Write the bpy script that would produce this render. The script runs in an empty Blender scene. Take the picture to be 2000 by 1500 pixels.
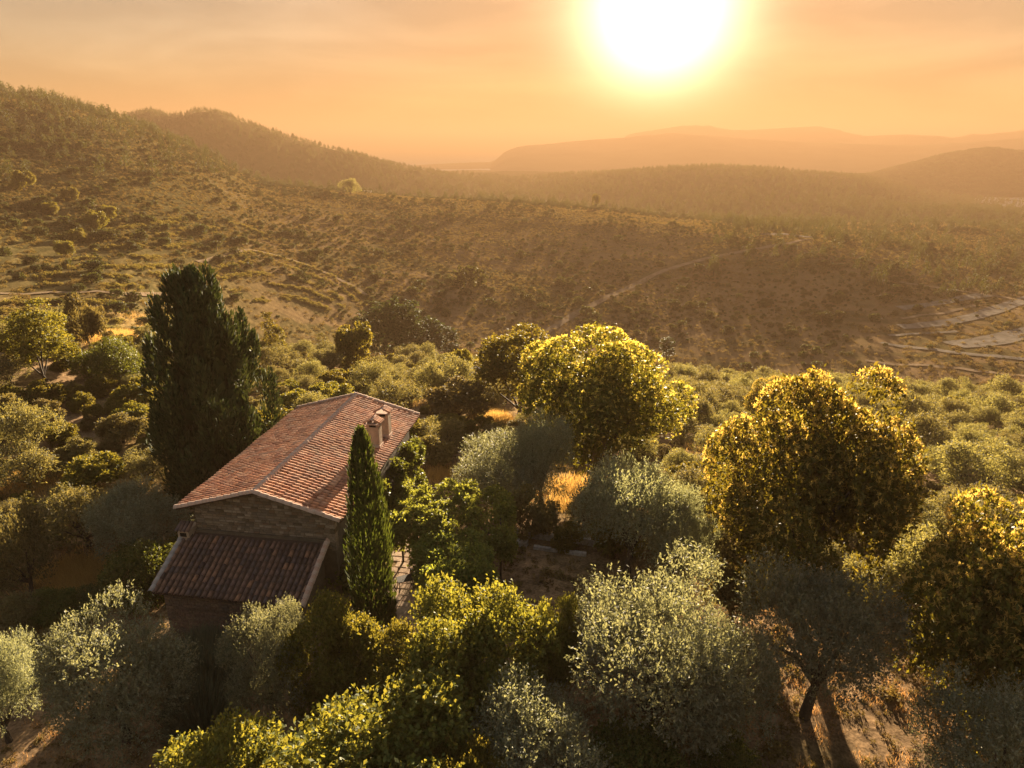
import bpy, math, random
import numpy as np
from mathutils import Vector

# ------------------------------------------------------------------ camera, sky, sun, exposure
S = bpy.context.scene
COL = S.collection
PITCH = math.radians(19.4); CAMZ = 24.0; FPX = 1333.0
cam_d = bpy.data.cameras.new("camera"); cam = bpy.data.objects.new("camera", cam_d); COL.objects.link(cam)
cam.location = (0, 0, CAMZ); cam.rotation_euler = (math.pi/2 - PITCH, 0, 0)
cam_d.sensor_width = 36.0; cam_d.lens = 36.0*FPX/2000.0
cam_d.clip_start = 0.5; cam_d.clip_end = 60000
S.camera = cam

SUN_AZ = math.radians(11.0); SUN_EL = math.radians(8.9)
SUN_DIR = Vector((math.sin(SUN_AZ)*math.cos(SUN_EL), math.cos(SUN_AZ)*math.cos(SUN_EL), math.sin(SUN_EL)))
W = bpy.data.worlds.new("World"); S.world = W; W.use_nodes = True
nt = W.node_tree; nt.nodes.clear()
def wn(t, **k):
    n = nt.nodes.new(t)
    for a, v in k.items(): setattr(n, a, v)
    return n
sky = wn('ShaderNodeTexSky', sky_type='NISHITA', sun_disc=False)
sky.sun_elevation = SUN_EL; sky.sun_rotation = SUN_AZ
sky.altitude = 200; sky.air_density = 1.0; sky.dust_density = 0.6; sky.ozone_density = 1.0
tint = wn('ShaderNodeMix', data_type='RGBA', blend_type='MULTIPLY'); tint.inputs['Factor'].default_value = 1.0
nt.links.new(sky.outputs[0], tint.inputs['A']); tint.inputs['B'].default_value = (1.0, 0.68, 0.49, 1)
# thin high cloud: low-contrast streaks
tc = wn('ShaderNodeTexCoord'); mp = wn('ShaderNodeMapping'); mp.inputs['Scale'].default_value = (1.6, 1.6, 9.0)
mp.inputs['Rotation'].default_value = (0.0, 0.10, 0.0)
nt.links.new(tc.outputs['Generated'], mp.inputs['Vector'])
cn = wn('ShaderNodeTexNoise'); cn.inputs['Scale'].default_value = 2.2; cn.inputs['Detail'].default_value = 6; cn.inputs['Roughness'].default_value = 0.55
cn.inputs['Distortion'].default_value = 0.6
nt.links.new(mp.outputs[0], cn.inputs['Vector'])
cr = wn('ShaderNodeMapRange'); cr.inputs['From Min'].default_value = 0.42; cr.inputs['From Max'].default_value = 0.72
cr.inputs['To Min'].default_value = 0.86; cr.inputs['To Max'].default_value = 1.28
nt.links.new(cn.outputs['Fac'], cr.inputs['Value'])
cm = wn('ShaderNodeVectorMath', operation='SCALE')
nt.links.new(tint.outputs['Result'], cm.inputs[0]); cm.inputs['Scale'].default_value = 1.0
bg = wn('ShaderNodeBackground'); bg.inputs['Strength'].default_value = 0.063
# soft shoulder on the sky's radiance (haze veils the bright part of the sky)
lum = wn('ShaderNodeRGBToBW'); nt.links.new(cm.outputs[0], lum.inputs[0])
k1 = wn('ShaderNodeMath', operation='MULTIPLY_ADD'); nt.links.new(lum.outputs[0], k1.inputs[0]); k1.inputs[1].default_value = 5.3; k1.inputs[2].default_value = 1.0
k2 = wn('ShaderNodeMath', operation='DIVIDE'); k2.inputs[0].default_value = 1.0; nt.links.new(k1.outputs[0], k2.inputs[1])
cs2 = wn('ShaderNodeVectorMath', operation='SCALE'); nt.links.new(cm.outputs[0], cs2.inputs[0]); k3 = wn('ShaderNodeMath', operation='MULTIPLY'); k3.inputs[1].default_value = 4.0; nt.links.new(k2.outputs[0], k3.inputs[0]); k4 = wn('ShaderNodeMath', operation='MULTIPLY'); nt.links.new(k3.outputs[0], k4.inputs[0]); nt.links.new(cr.outputs[0], k4.inputs[1]); nt.links.new(k4.outputs[0], cs2.inputs['Scale'])
nt.links.new(cs2.outputs[0], bg.inputs['Color'])
# the solar aureole (the sun itself, dazzling through haze): falls off with angle from the sun
geo = wn('ShaderNodeNewGeometry')
dt = wn('ShaderNodeVectorMath', operation='DOT_PRODUCT'); dt.inputs[1].default_value = SUN_DIR
nt.links.new(tc.outputs['Generated'], dt.inputs[0])
ac = wn('ShaderNodeMath', operation='ARCCOSINE'); nt.links.new(dt.outputs['Value'], ac.inputs[0])
def expo(scale, power, amp):
    a = wn('ShaderNodeMath', operation='DIVIDE'); nt.links.new(ac.outputs[0], a.inputs[0]); a.inputs[1].default_value = math.radians(scale)
    b = wn('ShaderNodeMath', operation='POWER'); nt.links.new(a.outputs[0], b.inputs[0]); b.inputs[1].default_value = power
    c = wn('ShaderNodeMath', operation='MULTIPLY'); nt.links.new(b.outputs[0], c.inputs[0]); c.inputs[1].default_value = -1
    d = wn('ShaderNodeMath', operation='EXPONENT'); nt.links.new(c.outputs[0], d.inputs[0])
    e = wn('ShaderNodeMath', operation='MULTIPLY'); nt.links.new(d.outputs[0], e.inputs[0]); e.inputs[1].default_value = amp
    return e
g1 = expo(3.8, 1.6, .8); g2 = expo(16.0, 1.2, 0.02)
ga = wn('ShaderNodeMath', operation='ADD'); nt.links.new(g1.outputs[0], ga.inputs[0]); nt.links.new(g2.outputs[0], ga.inputs[1])
bg2 = wn('ShaderNodeBackground'); bg2.inputs['Color'].default_value = (1.0, 0.72, 0.45, 1)
nt.links.new(ga.outputs[0], bg2.inputs['Strength'])
ad = wn('ShaderNodeAddShader'); nt.links.new(bg.outputs[0], ad.inputs[0]); nt.links.new(bg2.outputs[0], ad.inputs[1])
wo = wn('ShaderNodeOutputWorld'); nt.links.new(ad.outputs[0], wo.inputs['Surface'])

sd = bpy.data.lights.new("sun", 'SUN'); so = bpy.data.objects.new("sun", sd); COL.objects.link(so)
sd.energy = 5.0; sd.angle = math.radians(0.6); sd.color = (1.0, 0.78, 0.52)
so.rotation_euler = (-SUN_DIR).to_track_quat('-Z', 'Y').to_euler(); so.location = (0, 0, 150)

vs = S.view_settings; vs.view_transform = 'Standard'; vs.look = 'None'; vs.gamma = 1.0; vs.use_curve_mapping = False
vs.exposure = 3.4
cy = S.cycles
S.render.engine = 'CYCLES'
cy.max_bounces = 10; cy.diffuse_bounces = 6; cy.glossy_bounces = 1; cy.transmission_bounces = 6; cy.transparent_max_bounces = 4; cy.volume_bounces = 2
cy.sample_clamp_indirect = 4.0; cy.use_denoising = True; cy.caustics_reflective = False; cy.caustics_refractive = False
HAZE = 4.6e-4

# ------------------------------------------------------------------ helpers
def link(o, parent=None):
    COL.objects.link(o)
    if parent is not None: o.parent = parent
    return o
def tag(o, label=None, cat=None, group=None, kind=None):
    if label: o['label'] = label
    if cat: o['category'] = cat
    if group: o['group'] = group
    if kind: o['kind'] = kind
    return o
def empty(name, loc, rz=0.0, scale=(1, 1, 1)):
    o = bpy.data.objects.new(name, None); o.empty_display_size = 0.3
    o.location = loc; o.rotation_euler = (0, 0, rz); o.scale = scale
    return link(o)
def np_mesh(name, verts, faces, mats=(), smooth=False, midx=None):
    """verts (N,3); faces (M,k) array or list of tuples"""
    me = bpy.data.meshes.new(name)
    verts = np.asarray(verts, dtype=np.float32)
    if isinstance(faces, np.ndarray):
        k = faces.shape[1]; m = faces.shape[0]
        me.vertices.add(len(verts)); me.vertices.foreach_set('co', verts.ravel())
        me.loops.add(m*k); me.loops.foreach_set('vertex_index', faces.astype(np.int32).ravel())
        me.polygons.add(m); me.polygons.foreach_set('loop_start', np.arange(m, dtype=np.int32)*k)
        me.update(calc_edges=True)
    else:
        me.from_pydata([tuple(map(float, v)) for v in verts], [], faces); me.update()
    if midx is not None: me.polygons.foreach_set('material_index', np.asarray(midx, dtype=np.int32))
    if smooth: me.polygons.foreach_set('use_smooth', np.ones(len(me.polygons), dtype=bool))
    for m in mats: me.materials.append(m)
    return me
def mobj(name, me, parent=None, loc=(0, 0, 0), rot=(0, 0, 0), scale=(1, 1, 1)):
    o = bpy.data.objects.new(name, me); o.location = loc; o.rotation_euler = rot; o.scale = scale
    return link(o, parent)
class MB:
    def __init__(s): s.v = []; s.f = []
    def add(s, v, f):
        b = len(s.v); s.v += [tuple(p) for p in v]; s.f += [tuple(i+b for i in q) for q in f]; return s
    def box(s, x0, x1, y0, y1, z0, z1, M=None):
        v = [(x0,y0,z0),(x1,y0,z0),(x1,y1,z0),(x0,y1,z0),(x0,y0,z1),(x1,y0,z1),(x1,y1,z1),(x0,y1,z1)]
        if M is not None: v = [M @ Vector(p) for p in v]
        return s.add(v, [(0,3,2,1),(4,5,6,7),(0,1,5,4),(1,2,6,5),(2,3,7,6),(3,0,4,7)])
    def tube(s, pts, rad, n=6):
        base = len(s.v); pts = [Vector(p) for p in pts]
        for i, p in enumerate(pts):
            d = (pts[min(i+1, len(pts)-1)]-pts[max(i-1, 0)]).normalized()
            a = d.cross(Vector((0.31, 0.17, 0.93)) if abs(d.z) < .9 else Vector((1, 0.1, 0))).normalized(); b = d.cross(a)
            for k in range(n):
                t = 2*math.pi*k/n
                s.v.append(tuple(p + (a*math.cos(t)+b*math.sin(t))*rad[i]))
        for i in range(len(pts)-1):
            for k in range(n):
                s.f.append((base+i*n+k, base+i*n+(k+1) % n, base+(i+1)*n+(k+1) % n, base+(i+1)*n+k))
        s.f.append(tuple(base+k for k in range(n))[::-1]); e = base+(len(pts)-1)*n
        s.f.append(tuple(e+k for k in range(n)))
        return s
    def mesh(s, name, mats, smooth=False): return np_mesh(name, s.v, s.f, mats, smooth)
    def build(s, name, mat, parent=None, smooth=False, **k):
        return mobj(name, s.mesh(name, [mat], smooth), parent, **k)

# value noise / fbm
def _hash(ix, iy, seed):
    h = (ix.astype(np.int64)*374761393 + iy.astype(np.int64)*668265263 + seed*1442695041) & 0xFFFFFFFF
    h = ((h ^ (h >> 13))*1274126177) & 0xFFFFFFFF
    return ((h ^ (h >> 16)) & 0xFFFF)/65535.0
def vnoise(x, y, seed=0):
    ix = np.floor(x); iy = np.floor(y); fx = x-ix; fy = y-iy
    fx = fx*fx*(3-2*fx); fy = fy*fy*(3-2*fy)
    a = _hash(ix, iy, seed); b = _hash(ix+1, iy, seed); c = _hash(ix, iy+1, seed); d = _hash(ix+1, iy+1, seed)
    return (a*(1-fx)+b*fx)*(1-fy)+(c*(1-fx)+d*fx)*fy
def fbm(x, y, octv=4, seed=0):
    s = 0; a = 0.5; t = 0
    for i in range(octv):
        s = s + a*(vnoise(x, y, seed+i)-0.5); t += a; a *= 0.5; x = x*2.03+11.3; y = y*2.03+5.7
    return s/t*2
def sstep(a, b, x):
    t = np.clip((x-a)/(b-a), 0, 1); return t*t*(3-2*t)

# pixel (of the 2000 x 1500 photograph) -> viewing ray / point; used only to read off real positions
def ray(x, y):
    a = (x-1000.0)/FPX; b = (750.0-y)/FPX
    return np.array([a, math.cos(PITCH)+b*math.sin(PITCH), -math.sin(PITCH)+b*math.cos(PITCH)])
def at_z(x, y, z):
    d = ray(x, y); t = (z-CAMZ)/d[2]; return np.array([0, 0, CAMZ])+d*t
def at_d(x, y, D):
    d = ray(x, y); return np.array([0, 0, CAMZ])+d*(D/math.hypot(d[0], d[1]))
def proj(p):
    p = np.asarray(p, dtype=float).reshape(-1, 3)
    z = p[:, 2]-CAMZ; fw = p[:, 1]*math.cos(PITCH)-z*math.sin(PITCH); up = p[:, 1]*math.sin(PITCH)+z*math.cos(PITCH)
    fw = np.where(fw > 0.1, fw, 0.1)
    return 1000+FPX*p[:, 0]/fw, 750-FPX*up/fw, fw

# ------------------------------------------------------------------ terrain
SEA = -75.0
RINGS = [
 [(1000,1e9,4,0.8)],
 [(1000,1e9,27,0.0)],
 [(-400,1e9,46,-1.2),(0,1e9,46,-1.0),(600,1e9,47,-0.6),(1000,1e9,48,-1.8),(1500,1e9,48,-2.5),(2400,1e9,48,-2.5)],
 [(-300,690,85),(0,692,90),(250,662,100),(500,705,108),(750,725,118),(1000,722,125),(1250,745,130),(1500,765,135),(1750,788,140),(2000,782,150),(2300,780,150)],
 [(-300,700,130),(0,690,135),(250,672,142),(500,700,185),(750,702,215),(1000,715,222),(1250,738,228),(1500,762,228),(1750,776,230),(2000,771,240),(2300,770,240)],
 [(-300,480,240),(0,500,240),(250,500,250),(500,510,290),(750,520,345),(1000,540,350),(1250,585,335),(1500,610,325),(1750,640,320),(2000,640,330),(2300,640,330)],
 [(-300,90,780),(-100,150,770),(0,180,760),(130,205,720),(240,240,700),(330,275,680),(400,305,660),(480,350,640),(540,367,620),(700,380,600),(860,391,580),(1000,397,560),(1100,406,550),(1200,423,520),(1300,446,490),(1500,469,450),(1600,477,450),(1750,508,450),(1900,528,470),(2000,538,480),(2300,560,480)],
 None,
 [(-300,260,1400),(0,250,1400),(240,232,1350),(290,213,1300),(345,226,1300),(395,214,1280),(440,222,1280),(500,246,1260),(600,279,1250),(700,306,1250),(800,331,1300),(900,348,1400),(1000,358,1500),(1100,349,1450),(1200,340,1400),(1300,333,1350),(1400,329,1350),(1500,335,1350),(1600,344,1400),(1680,353,1450),(1750,372,1500),(1850,385,1600),(2000,398,1600),(2300,420,1600)],
 None,
 [(-300,356,2400),(900,378,2400),(1500,366,2400),(1600,356,2400),(1680,346,2400),(1750,326,2300),(1850,300,2250),(1930,289,2250),(2000,298,2250),(2100,312,2250),(2300,330,2250)],
 [(1000,1e9,2750,SEA+1.5)],
 [(1000,1e9,2950,SEA-4)],
 [(1000,1e9,9000,SEA-6)],
]
NAZ = 1441
AZT = np.radians(np.linspace(-180, 180, NAZ))
def ring_curves():
    D = []; Z = []
    for r in RINGS:
        if r is None: D.append(None); Z.append(None); continue
        az = []; dd = []; zz = []
        for q in r:
            if len(q) == 4:
                az.append(math.atan2((q[0]-1000)/FPX, 0.95)); dd.append(q[2]); zz.append(q[3])
            else:
                p = at_d(*q); az.append(math.atan2(p[0], p[1])); dd.append(q[2]); zz.append(p[2])
        D.append(np.interp(AZT, az, dd)); Z.append(np.interp(AZT, az, zz))
    def sm(a, k):
        kk = np.ones(k)/k; return np.convolve(np.concatenate([a[-k:], a, a[:k]]), kk, 'same')[k:-k]
    for i, r in enumerate(RINGS):
        if r is None: continue
        k = 9 if i < 6 else 3
        D[i] = sm(D[i], k); Z[i] = sm(Z[i], k)
    D[7] = D[6]+0.42*(D[8]-D[6]); Z[7] = np.minimum(Z[6]-32, Z[8]-45)
    D[9] = D[8]+0.4*(D[10]-D[8]); Z[9] = np.minimum(Z[8]-60, Z[10]-50); Z[9] = np.maximum(Z[9], SEA+26); Z[7] = np.maximum(Z[7], SEA+20)
    Z[10] = np.maximum(Z[10], SEA+4)
    return np.array(D), np.array(Z)
RD, RZ = ring_curves()
RT = np.unique(np.concatenate([np.arange(0, 160, 1.0), np.arange(160, 500, 2.0), np.arange(500, 1000, 6.0), np.arange(1000, 3000, 25.0), np.arange(3000, 9001, 200.0)]))
def build_table():
    T = np.zeros((NAZ, len(RT)))
    h = np.diff(RD, axis=0); m = np.diff(RZ, axis=0)/h
    sl = np.zeros_like(RZ)
    a = m[:-1]; b = m[1:]
    with np.errstate(divide='ignore', invalid='ignore'):
        hm = np.where(a*b > 0, 2*a*b/(a+b), 0.0)
    sl[1:-1] = hm; sl[0] = m[0]; sl[-1] = 0
    for i in range(NAZ):
        d = RD[:, i]; k = np.clip(np.searchsorted(d, RT, side='right')-1, 0, len(d)-2)
        t = np.clip((RT-d[k])/(d[k+1]-d[k]), 0, 1); hh = d[k+1]-d[k]
        T[i] = (2*t**3-3*t**2+1)*RZ[k, i]+(t**3-2*t**2+t)*hh*sl[k, i]+(-2*t**3+3*t**2)*RZ[k+1, i]+(t**3-t**2)*hh*sl[k+1, i]
    return T
TAB = build_table()
def in_terrace(x, y):
    """weight of the stepped, cultivated slopes (left field; right cuttings)"""
    px, py, fw = proj(np.stack([x, y, np.zeros_like(x)-8], axis=-1))
    r = np.hypot(x, y); az = np.degrees(np.arctan2(x, y))
    wl = sstep(135, 150, r)*(1-sstep(255, 285, r))*sstep(-60, -40, az)*(1-sstep(-15, -10, az))
    wr = sstep(200, 225, r)*(1-sstep(330, 380, r))*sstep(24, 29, az)
    return np.maximum(wl, wr*0.9)
def height(x, y, phase=False):
    x = np.asarray(x, dtype=float); y = np.asarray(y, dtype=float)
    r = np.hypot(x, y); az = np.arctan2(x, y)
    fa = (az+math.pi)/(2*math.pi)*(NAZ-1); ia = np.clip(np.floor(fa).astype(int), 0, NAZ-2); ta = fa-ia
    ir = np.clip(np.searchsorted(RT, r, side='right')-1, 0, len(RT)-2); tr = np.clip((r-RT[ir])/(RT[ir+1]-RT[ir]), 0, 1)
    z = (TAB[ia, ir]*(1-tr)+TAB[ia, ir+1]*tr)*(1-ta)+(TAB[ia+1, ir]*(1-tr)+TAB[ia+1, ir+1]*tr)*ta
    calm = sstep(38, 90, r)
    z = z + calm*fbm(x/26, y/26, 3, 3)*1.1*sstep(50, 160, r)
    z = z + sstep(150, 420, r)*(1-sstep(2600, 3300, r))*fbm(x/150, y/150, 3, 9)*np.minimum(8, 1.5+r*0.007)*0.7
    z = z + fbm(x/4.5, y/4.5, 3, 21)*0.16*(1-sstep(60, 140, r))
    w = in_terrace(x, y); st = 1.0
    q = z/st + fbm(x/60, y/60, 2, 5)*0.2; f = q-np.floor(q)
    if phase: return f
    step = (np.floor(q)+sstep(0.62, 1.0, f)*1.0+0.25*np.minimum(f, 0.62)/0.62*0)*st
    return z*(1-w) + w*(0.4*z+0.6*(step + (z-q*st)))
def terrace_phase(x, y): return height(x, y, True)
def hz(x, y): return float(height(np.array([x]), np.array([y]))[0])
_TS = np.concatenate([np.arange(14, 160, 0.25), np.arange(160, 700, 1.0), np.arange(700, 4000, 6.0)])
def ground(px, py):
    d = ray(px, py); hd = math.hypot(d[0], d[1]); t = _TS/hd
    X = d[0]*t; Y = d[1]*t; Z = CAMZ+d[2]*t
    below = np.nonzero(Z <= height(X, Y))[0]
    i = below[0] if len(below) else len(t)-1
    return np.array([X[i], Y[i], hz(X[i], Y[i])])

# ------------------------------------------------------------------ materials
def new_mat(name):
    m = bpy.data.materials.new(name); m.use_nodes = True; n = m.node_tree; n.nodes.clear(); return m, n
def leaf_mat(name, c0, c1, trans, tmix=0.45, rough=0.5, spec=0.25):
    m, n = new_mat(name); N = n.nodes.new; L = n.links.new
    g = N('ShaderNodeNewGeometry'); oi = N('ShaderNodeObjectInfo')
    rp = N('ShaderNodeValToRGB'); rp.color_ramp.elements[0].color = (*c0, 1); rp.color_ramp.elements[1].color = (*c1, 1)
    L(g.outputs['Random Per Island'], rp.inputs[0])
    hs = N('ShaderNodeHueSaturation'); L(rp.outputs[0], hs.inputs['Color'])
    mr = N('ShaderNodeMapRange'); L(oi.outputs['Random'], mr.inputs['Value']); mr.inputs['To Min'].default_value = 0.78; mr.inputs['To Max'].default_value = 1.18
    L(mr.outputs[0], hs.inputs['Value'])
    mr2 = N('ShaderNodeMapRange'); L(oi.outputs['Random'], mr2.inputs['Value']); mr2.inputs['To Min'].default_value = 0.485; mr2.inputs['To Max'].default_value = 0.515
    L(mr2.outputs[0], hs.inputs['Hue'])
    p = N('ShaderNodeBsdfPrincipled'); p.inputs['Roughness'].default_value = rough; p.inputs['Specular IOR Level'].default_value = spec
    L(hs.outputs[0], p.inputs['Base Color'])
    tm = N('ShaderNodeMix'); tm.data_type = 'RGBA'; tm.blend_type = 'MULTIPLY'; tm.inputs['Factor'].default_value = 1
    L(hs.outputs[0], tm.inputs['A']); tm.inputs['B'].default_value = (*trans, 1)
    t = N('ShaderNodeBsdfTranslucent'); L(tm.outputs['Result'], t.inputs['Color'])
    mx = N('ShaderNodeMixShader'); mx.inputs[0].default_value = tmix
    L(p.outputs[0], mx.inputs[1]); L(t.outputs[0], mx.inputs[2])
    o = N('ShaderNodeOutputMaterial'); L(mx.outputs[0], o.inputs['Surface'])
    return m
def solid_mat(name, cols, scale=6.0, rough=0.85, bump=0.3, island=False, detail=5, stain=None, spec=0.2):
    """noise-mottled matte surface; cols = 2..4 colours; island=True picks one tone per separate piece too"""
    m, n = new_mat(name); N = n.nodes.new; L = n.links.new
    tc = N('ShaderNodeTexCoord'); nz = N('ShaderNodeTexNoise'); nz.inputs['Scale'].default_value = scale; nz.inputs['Detail'].default_value = detail; nz.inputs['Roughness'].default_value = 0.65
    L(tc.outputs['Object'], nz.inputs['Vector'])
    rp = N('ShaderNodeValToRGB'); rp.color_ramp.elements[0].position = 0.28 if not island else 0.0; rp.color_ramp.elements[1].position = 0.72 if not island else 1.0
    rp.color_ramp.elements[0].color = (*cols[0], 1); rp.color_ramp.elements[1].color = (*cols[-1], 1)
    for i, c in enumerate(cols[1:-1]):
        e = rp.color_ramp.elements.new((i+1)/(len(cols)-1)*(0.44 if not island else 1)+(0.28 if not island else 0)); e.color = (*c, 1)
    if island:
        g = N('ShaderNodeNewGeometry'); oi = N('ShaderNodeObjectInfo')
        a = N('ShaderNodeMath'); a.operation = 'ADD'; L(g.outputs['Random Per Island'], a.inputs[0]); L(oi.outputs['Random'], a.inputs[1])
        fr = N('ShaderNodeMath'); fr.operation = 'FRACT'; L(a.outputs[0], fr.inputs[0])
        L(fr.outputs[0], rp.inputs[0])
        mx = N('ShaderNodeMix'); mx.data_type = 'RGBA'; mx.blend_type = 'MULTIPLY'; mx.inputs['Factor'].default_value = 1
        mr = N('ShaderNodeMapRange'); mr.inputs['From Min'].default_value = 0.3; mr.inputs['From Max'].default_value = 0.7; mr.inputs['To Min'].default_value = 0.6; mr.inputs['To Max'].default_value = 1.25
        L(nz.outputs['Fac'], mr.inputs['Value'])
        L(rp.outputs[0], mx.inputs['A']); L(mr.outputs[0], mx.inputs['B']); col = mx.outputs['Result']
    else:
        L(nz.outputs['Fac'], rp.inputs[0]); col = rp.outputs[0]
    if stain:
        n2 = N('ShaderNodeTexNoise'); n2.inputs['Scale'].default_value = stain[1]; n2.inputs['Detail'].default_value = 6
        L(tc.outputs['Object'], n2.inputs['Vector'])
        m2 = N('ShaderNodeMapRange'); m2.inputs['From Min'].default_value = 0.5; m2.inputs['From Max'].default_value = 0.68; m2.inputs['To Max'].default_value = stain[2]; L(n2.outputs['Fac'], m2.inputs['Value'])
        mm = N('ShaderNodeMix'); mm.data_type = 'RGBA'; L(m2.outputs[0], mm.inputs['Factor']); L(col, mm.inputs['A']); mm.inputs['B'].default_value = (*stain[0], 1); col = mm.outputs['Result']
    p = N('ShaderNodeBsdfPrincipled'); p.inputs['Roughness'].default_value = rough; p.inputs['Specular IOR Level'].default_value = spec
    L(col, p.inputs['Base Color'])
    if bump:
        b = N('ShaderNodeBump'); b.inputs['Strength'].default_value = bump; b.inputs['Distance'].default_value = 0.05
        L(nz.outputs['Fac'], b.inputs['Height']); L(b.outputs[0], p.inputs['Normal'])
    o = N('ShaderNodeOutputMaterial'); L(p.outputs[0], o.inputs['Surface'])
    return m
M = {}
M['olive'] = leaf_mat('olive_leaf', (.11, .118, .078), (.215, .22, .155), (1.69, 1.55, 0.85), 0.38, 0.6, 0.15)
M['olive_far'] = leaf_mat('olive_leaf_far', (.09, .09, .045), (.18, .17, .09), (1.84, 1.55, 0.70), 0.42, 0.7, 0.1)
M['bright'] = leaf_mat('shrub_leaf', (.075, .09, .024), (.15, .158, .045), (1.85, 1.37, 0.51), 0.5, 0.55, 0.12)
M['laurel'] = leaf_mat('laurel_leaf', (.05, .066, .02), (.105, .12, .036), (1.99, 1.71, 0.62), 0.45, 0.5, 0.18)
M['vine'] = leaf_mat('vine_leaf', (.09, .105, .032), (.17, .185, .056), (2.06, 1.79, 0.65), 0.5, 0.6, 0.12)
M['chestnut'] = leaf_mat('chestnut_leaf', (.06, .074, .018), (.125, .135, .034), (1.93, 1.37, 0.44), 0.5, 0.55, 0.15)
M['catkin'] = leaf_mat('chestnut_catkin', (.50, .40, .11), (.70, .57, .20), (1.2, 1.05, .6), 0.58, 0.7, 0.1)
M['cypress'] = leaf_mat('cypress_leaf', (.032, .045, .015), (.075, .09, .026), (1.91, 1.79, 0.62), 0.3, 0.6, 0.15)
M['conifer'] = leaf_mat('conifer_leaf', (.026, .040, .017), (.068, .09, .034), (1.2, 1.0, .5), 0.15, 0.7, 0.12)
M['lavender'] = leaf_mat('lavender_leaf', (.085, .10, .07), (.14, .155, .11), (1.62, 1.63, 1.08), 0.3, 0.7, 0.1)
M['green_far'] = leaf_mat('tree_leaf_far', (.075, .085, .02), (.15, .15, .04), (1.85, 1.37, 0.51), 0.5, 0.6, 0.15)
M['brown_far'] = leaf_mat('shrub_leaf_dry', (.085, .075, .035), (.15, .125, .055), (1.77, 1.55, 0.78), 0.4, 0.7, 0.1)
M['tuft'] = leaf_mat('hill_grass', (.10, .08, .034), (.19, .15, .062), (1.2, .95, .5), 0.4, 0.8, 0.05)
M['bank'] = leaf_mat('bank_grass', (.10, .095, .036), (.18, .16, .065), (1.5, 1.2, .5), 0.45, 0.8, 0.05)
M['poplar'] = leaf_mat('poplar_leaf', (.035, .05, .02), (.07, .085, .034), (1.4, 1.2, .6), 0.3, 0.7, 0.1)
M['pine'] = leaf_mat('pine_leaf', (.026, .032, .011), (.058, .062, .02), (1.91, 1.63, 0.62), 0.3, 0.7, 0.1)
M['scrub'] = leaf_mat('scrub_leaf', (.028, .034, .013), (.06, .062, .024), (1.77, 1.55, 0.70), 0.35, 0.7, 0.1)
M['grass'] = leaf_mat('dry_grass_blade', (.30, .19, .075), (.50, .34, .14), (1.1, .9, .6), 0.5, 0.7, 0.1)
M['bark'] = solid_mat('bark', [(.035, .028, .02), (.075, .06, .045)], 9, 0.95, 0.6)
M['tile'] = solid_mat('terracotta_tile', [(.23, .095, .056), (.42, .18, .098), (.52, .255, .14), (.44, .195, .115), (.28, .135, .09), (.57, .32, .20), (.35, .16, .10)], 7, 0.85, 0.25, island=True, stain=((.22, .19, .15), 1.3, .45))
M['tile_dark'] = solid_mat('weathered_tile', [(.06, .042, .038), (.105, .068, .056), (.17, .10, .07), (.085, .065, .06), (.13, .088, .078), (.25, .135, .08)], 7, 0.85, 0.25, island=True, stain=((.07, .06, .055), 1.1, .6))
M['pan'] = solid_mat('gutter_tile', [(.08, .052, .042), (.16, .095, .07)], 6, 0.9, 0.2, island=True)  # pans coloured darker to paint shaded gaps between the cover tiles
M['mortar'] = solid_mat('verge_mortar', [(.36, .25, .19), (.48, .36, .29), (.40, .22, .15)], 2.5, 0.9, 0.4)
M['mortar_grey'] = solid_mat('grey_mortar', [(.22, .20, .19), (.34, .31, .29)], 3, 0.9, 0.4)
M['under'] = solid_mat('roof_boards', [(.05, .035, .028), (.09, .06, .045)], 5, 0.95, 0.2)
M['wall'] = solid_mat('wall_mortar', [(.085, .068, .048), (.13, .105, .075)], 3, 0.95, 0.5)
M['stone'] = solid_mat('wall_stone', [(.11, .085, .055), (.22, .17, .115), (.15, .12, .09), (.33, .27, .20), (.18, .12, .075), (.25, .20, .14)], 9, 0.9, 0.5, island=True)
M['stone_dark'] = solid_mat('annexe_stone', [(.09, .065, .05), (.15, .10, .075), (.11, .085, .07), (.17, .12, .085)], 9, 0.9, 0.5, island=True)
M['door'] = solid_mat('door_wood', [(.022, .016, .012), (.04, .03, .022)], 10, 0.8, 0.3)
M['plaster'] = solid_mat('chimney_plaster', [(.34, .25, .17), (.46, .35, .25)], 3, 0.9, 0.35, stain=((.20, .15, .11), 1.4, .5))
M['shaded_hole'] = solid_mat('shaded_hole', [(.012, .010, .009), (.02, .018, .015)], 4, 0.95, 0.1)  # near-black colour standing in for the shade inside openings
M['paving'] = solid_mat('terrace_stone', [(.32, .21, .13), (.44, .31, .20), (.38, .27, .18)], 4, 0.85, 0.3, island=True)  # warm tint put into the stone colour for the low sun's orange light
M['pale_stone'] = solid_mat('pale_stone', [(.30, .27, .23), (.46, .42, .36)], 5, 0.85, 0.3, island=True)
M['iron'] = solid_mat('dark_iron', [(.02, .018, .016), (.035, .03, .027)], 8, 0.6, 0.1)
M['track'] = solid_mat('dirt_track', [(.13, .095, .06), (.22, .165, .11)], 0.25, 1.0, 0.2, spec=0)
M['gravel'] = solid_mat('pale_gravel', [(.10, .085, .065), (.20, .175, .145)], 0.35, 1.0, 0.2, spec=0)
M['white_wall'] = solid_mat('white_paint', [(.68, .64, .60), (.8, .77, .73)], 2, 0.7, 0.1)
M['white_roof'] = solid_mat('pale_sheet_roof', [(.55, .46, .42), (.68, .58, .53)], 1.5, 0.6, 0.1)
M['far_land'] = solid_mat('far_land', [(.05, .045, .03), (.09, .075, .045)], 0.004, 0.95, 0, spec=0)
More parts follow.
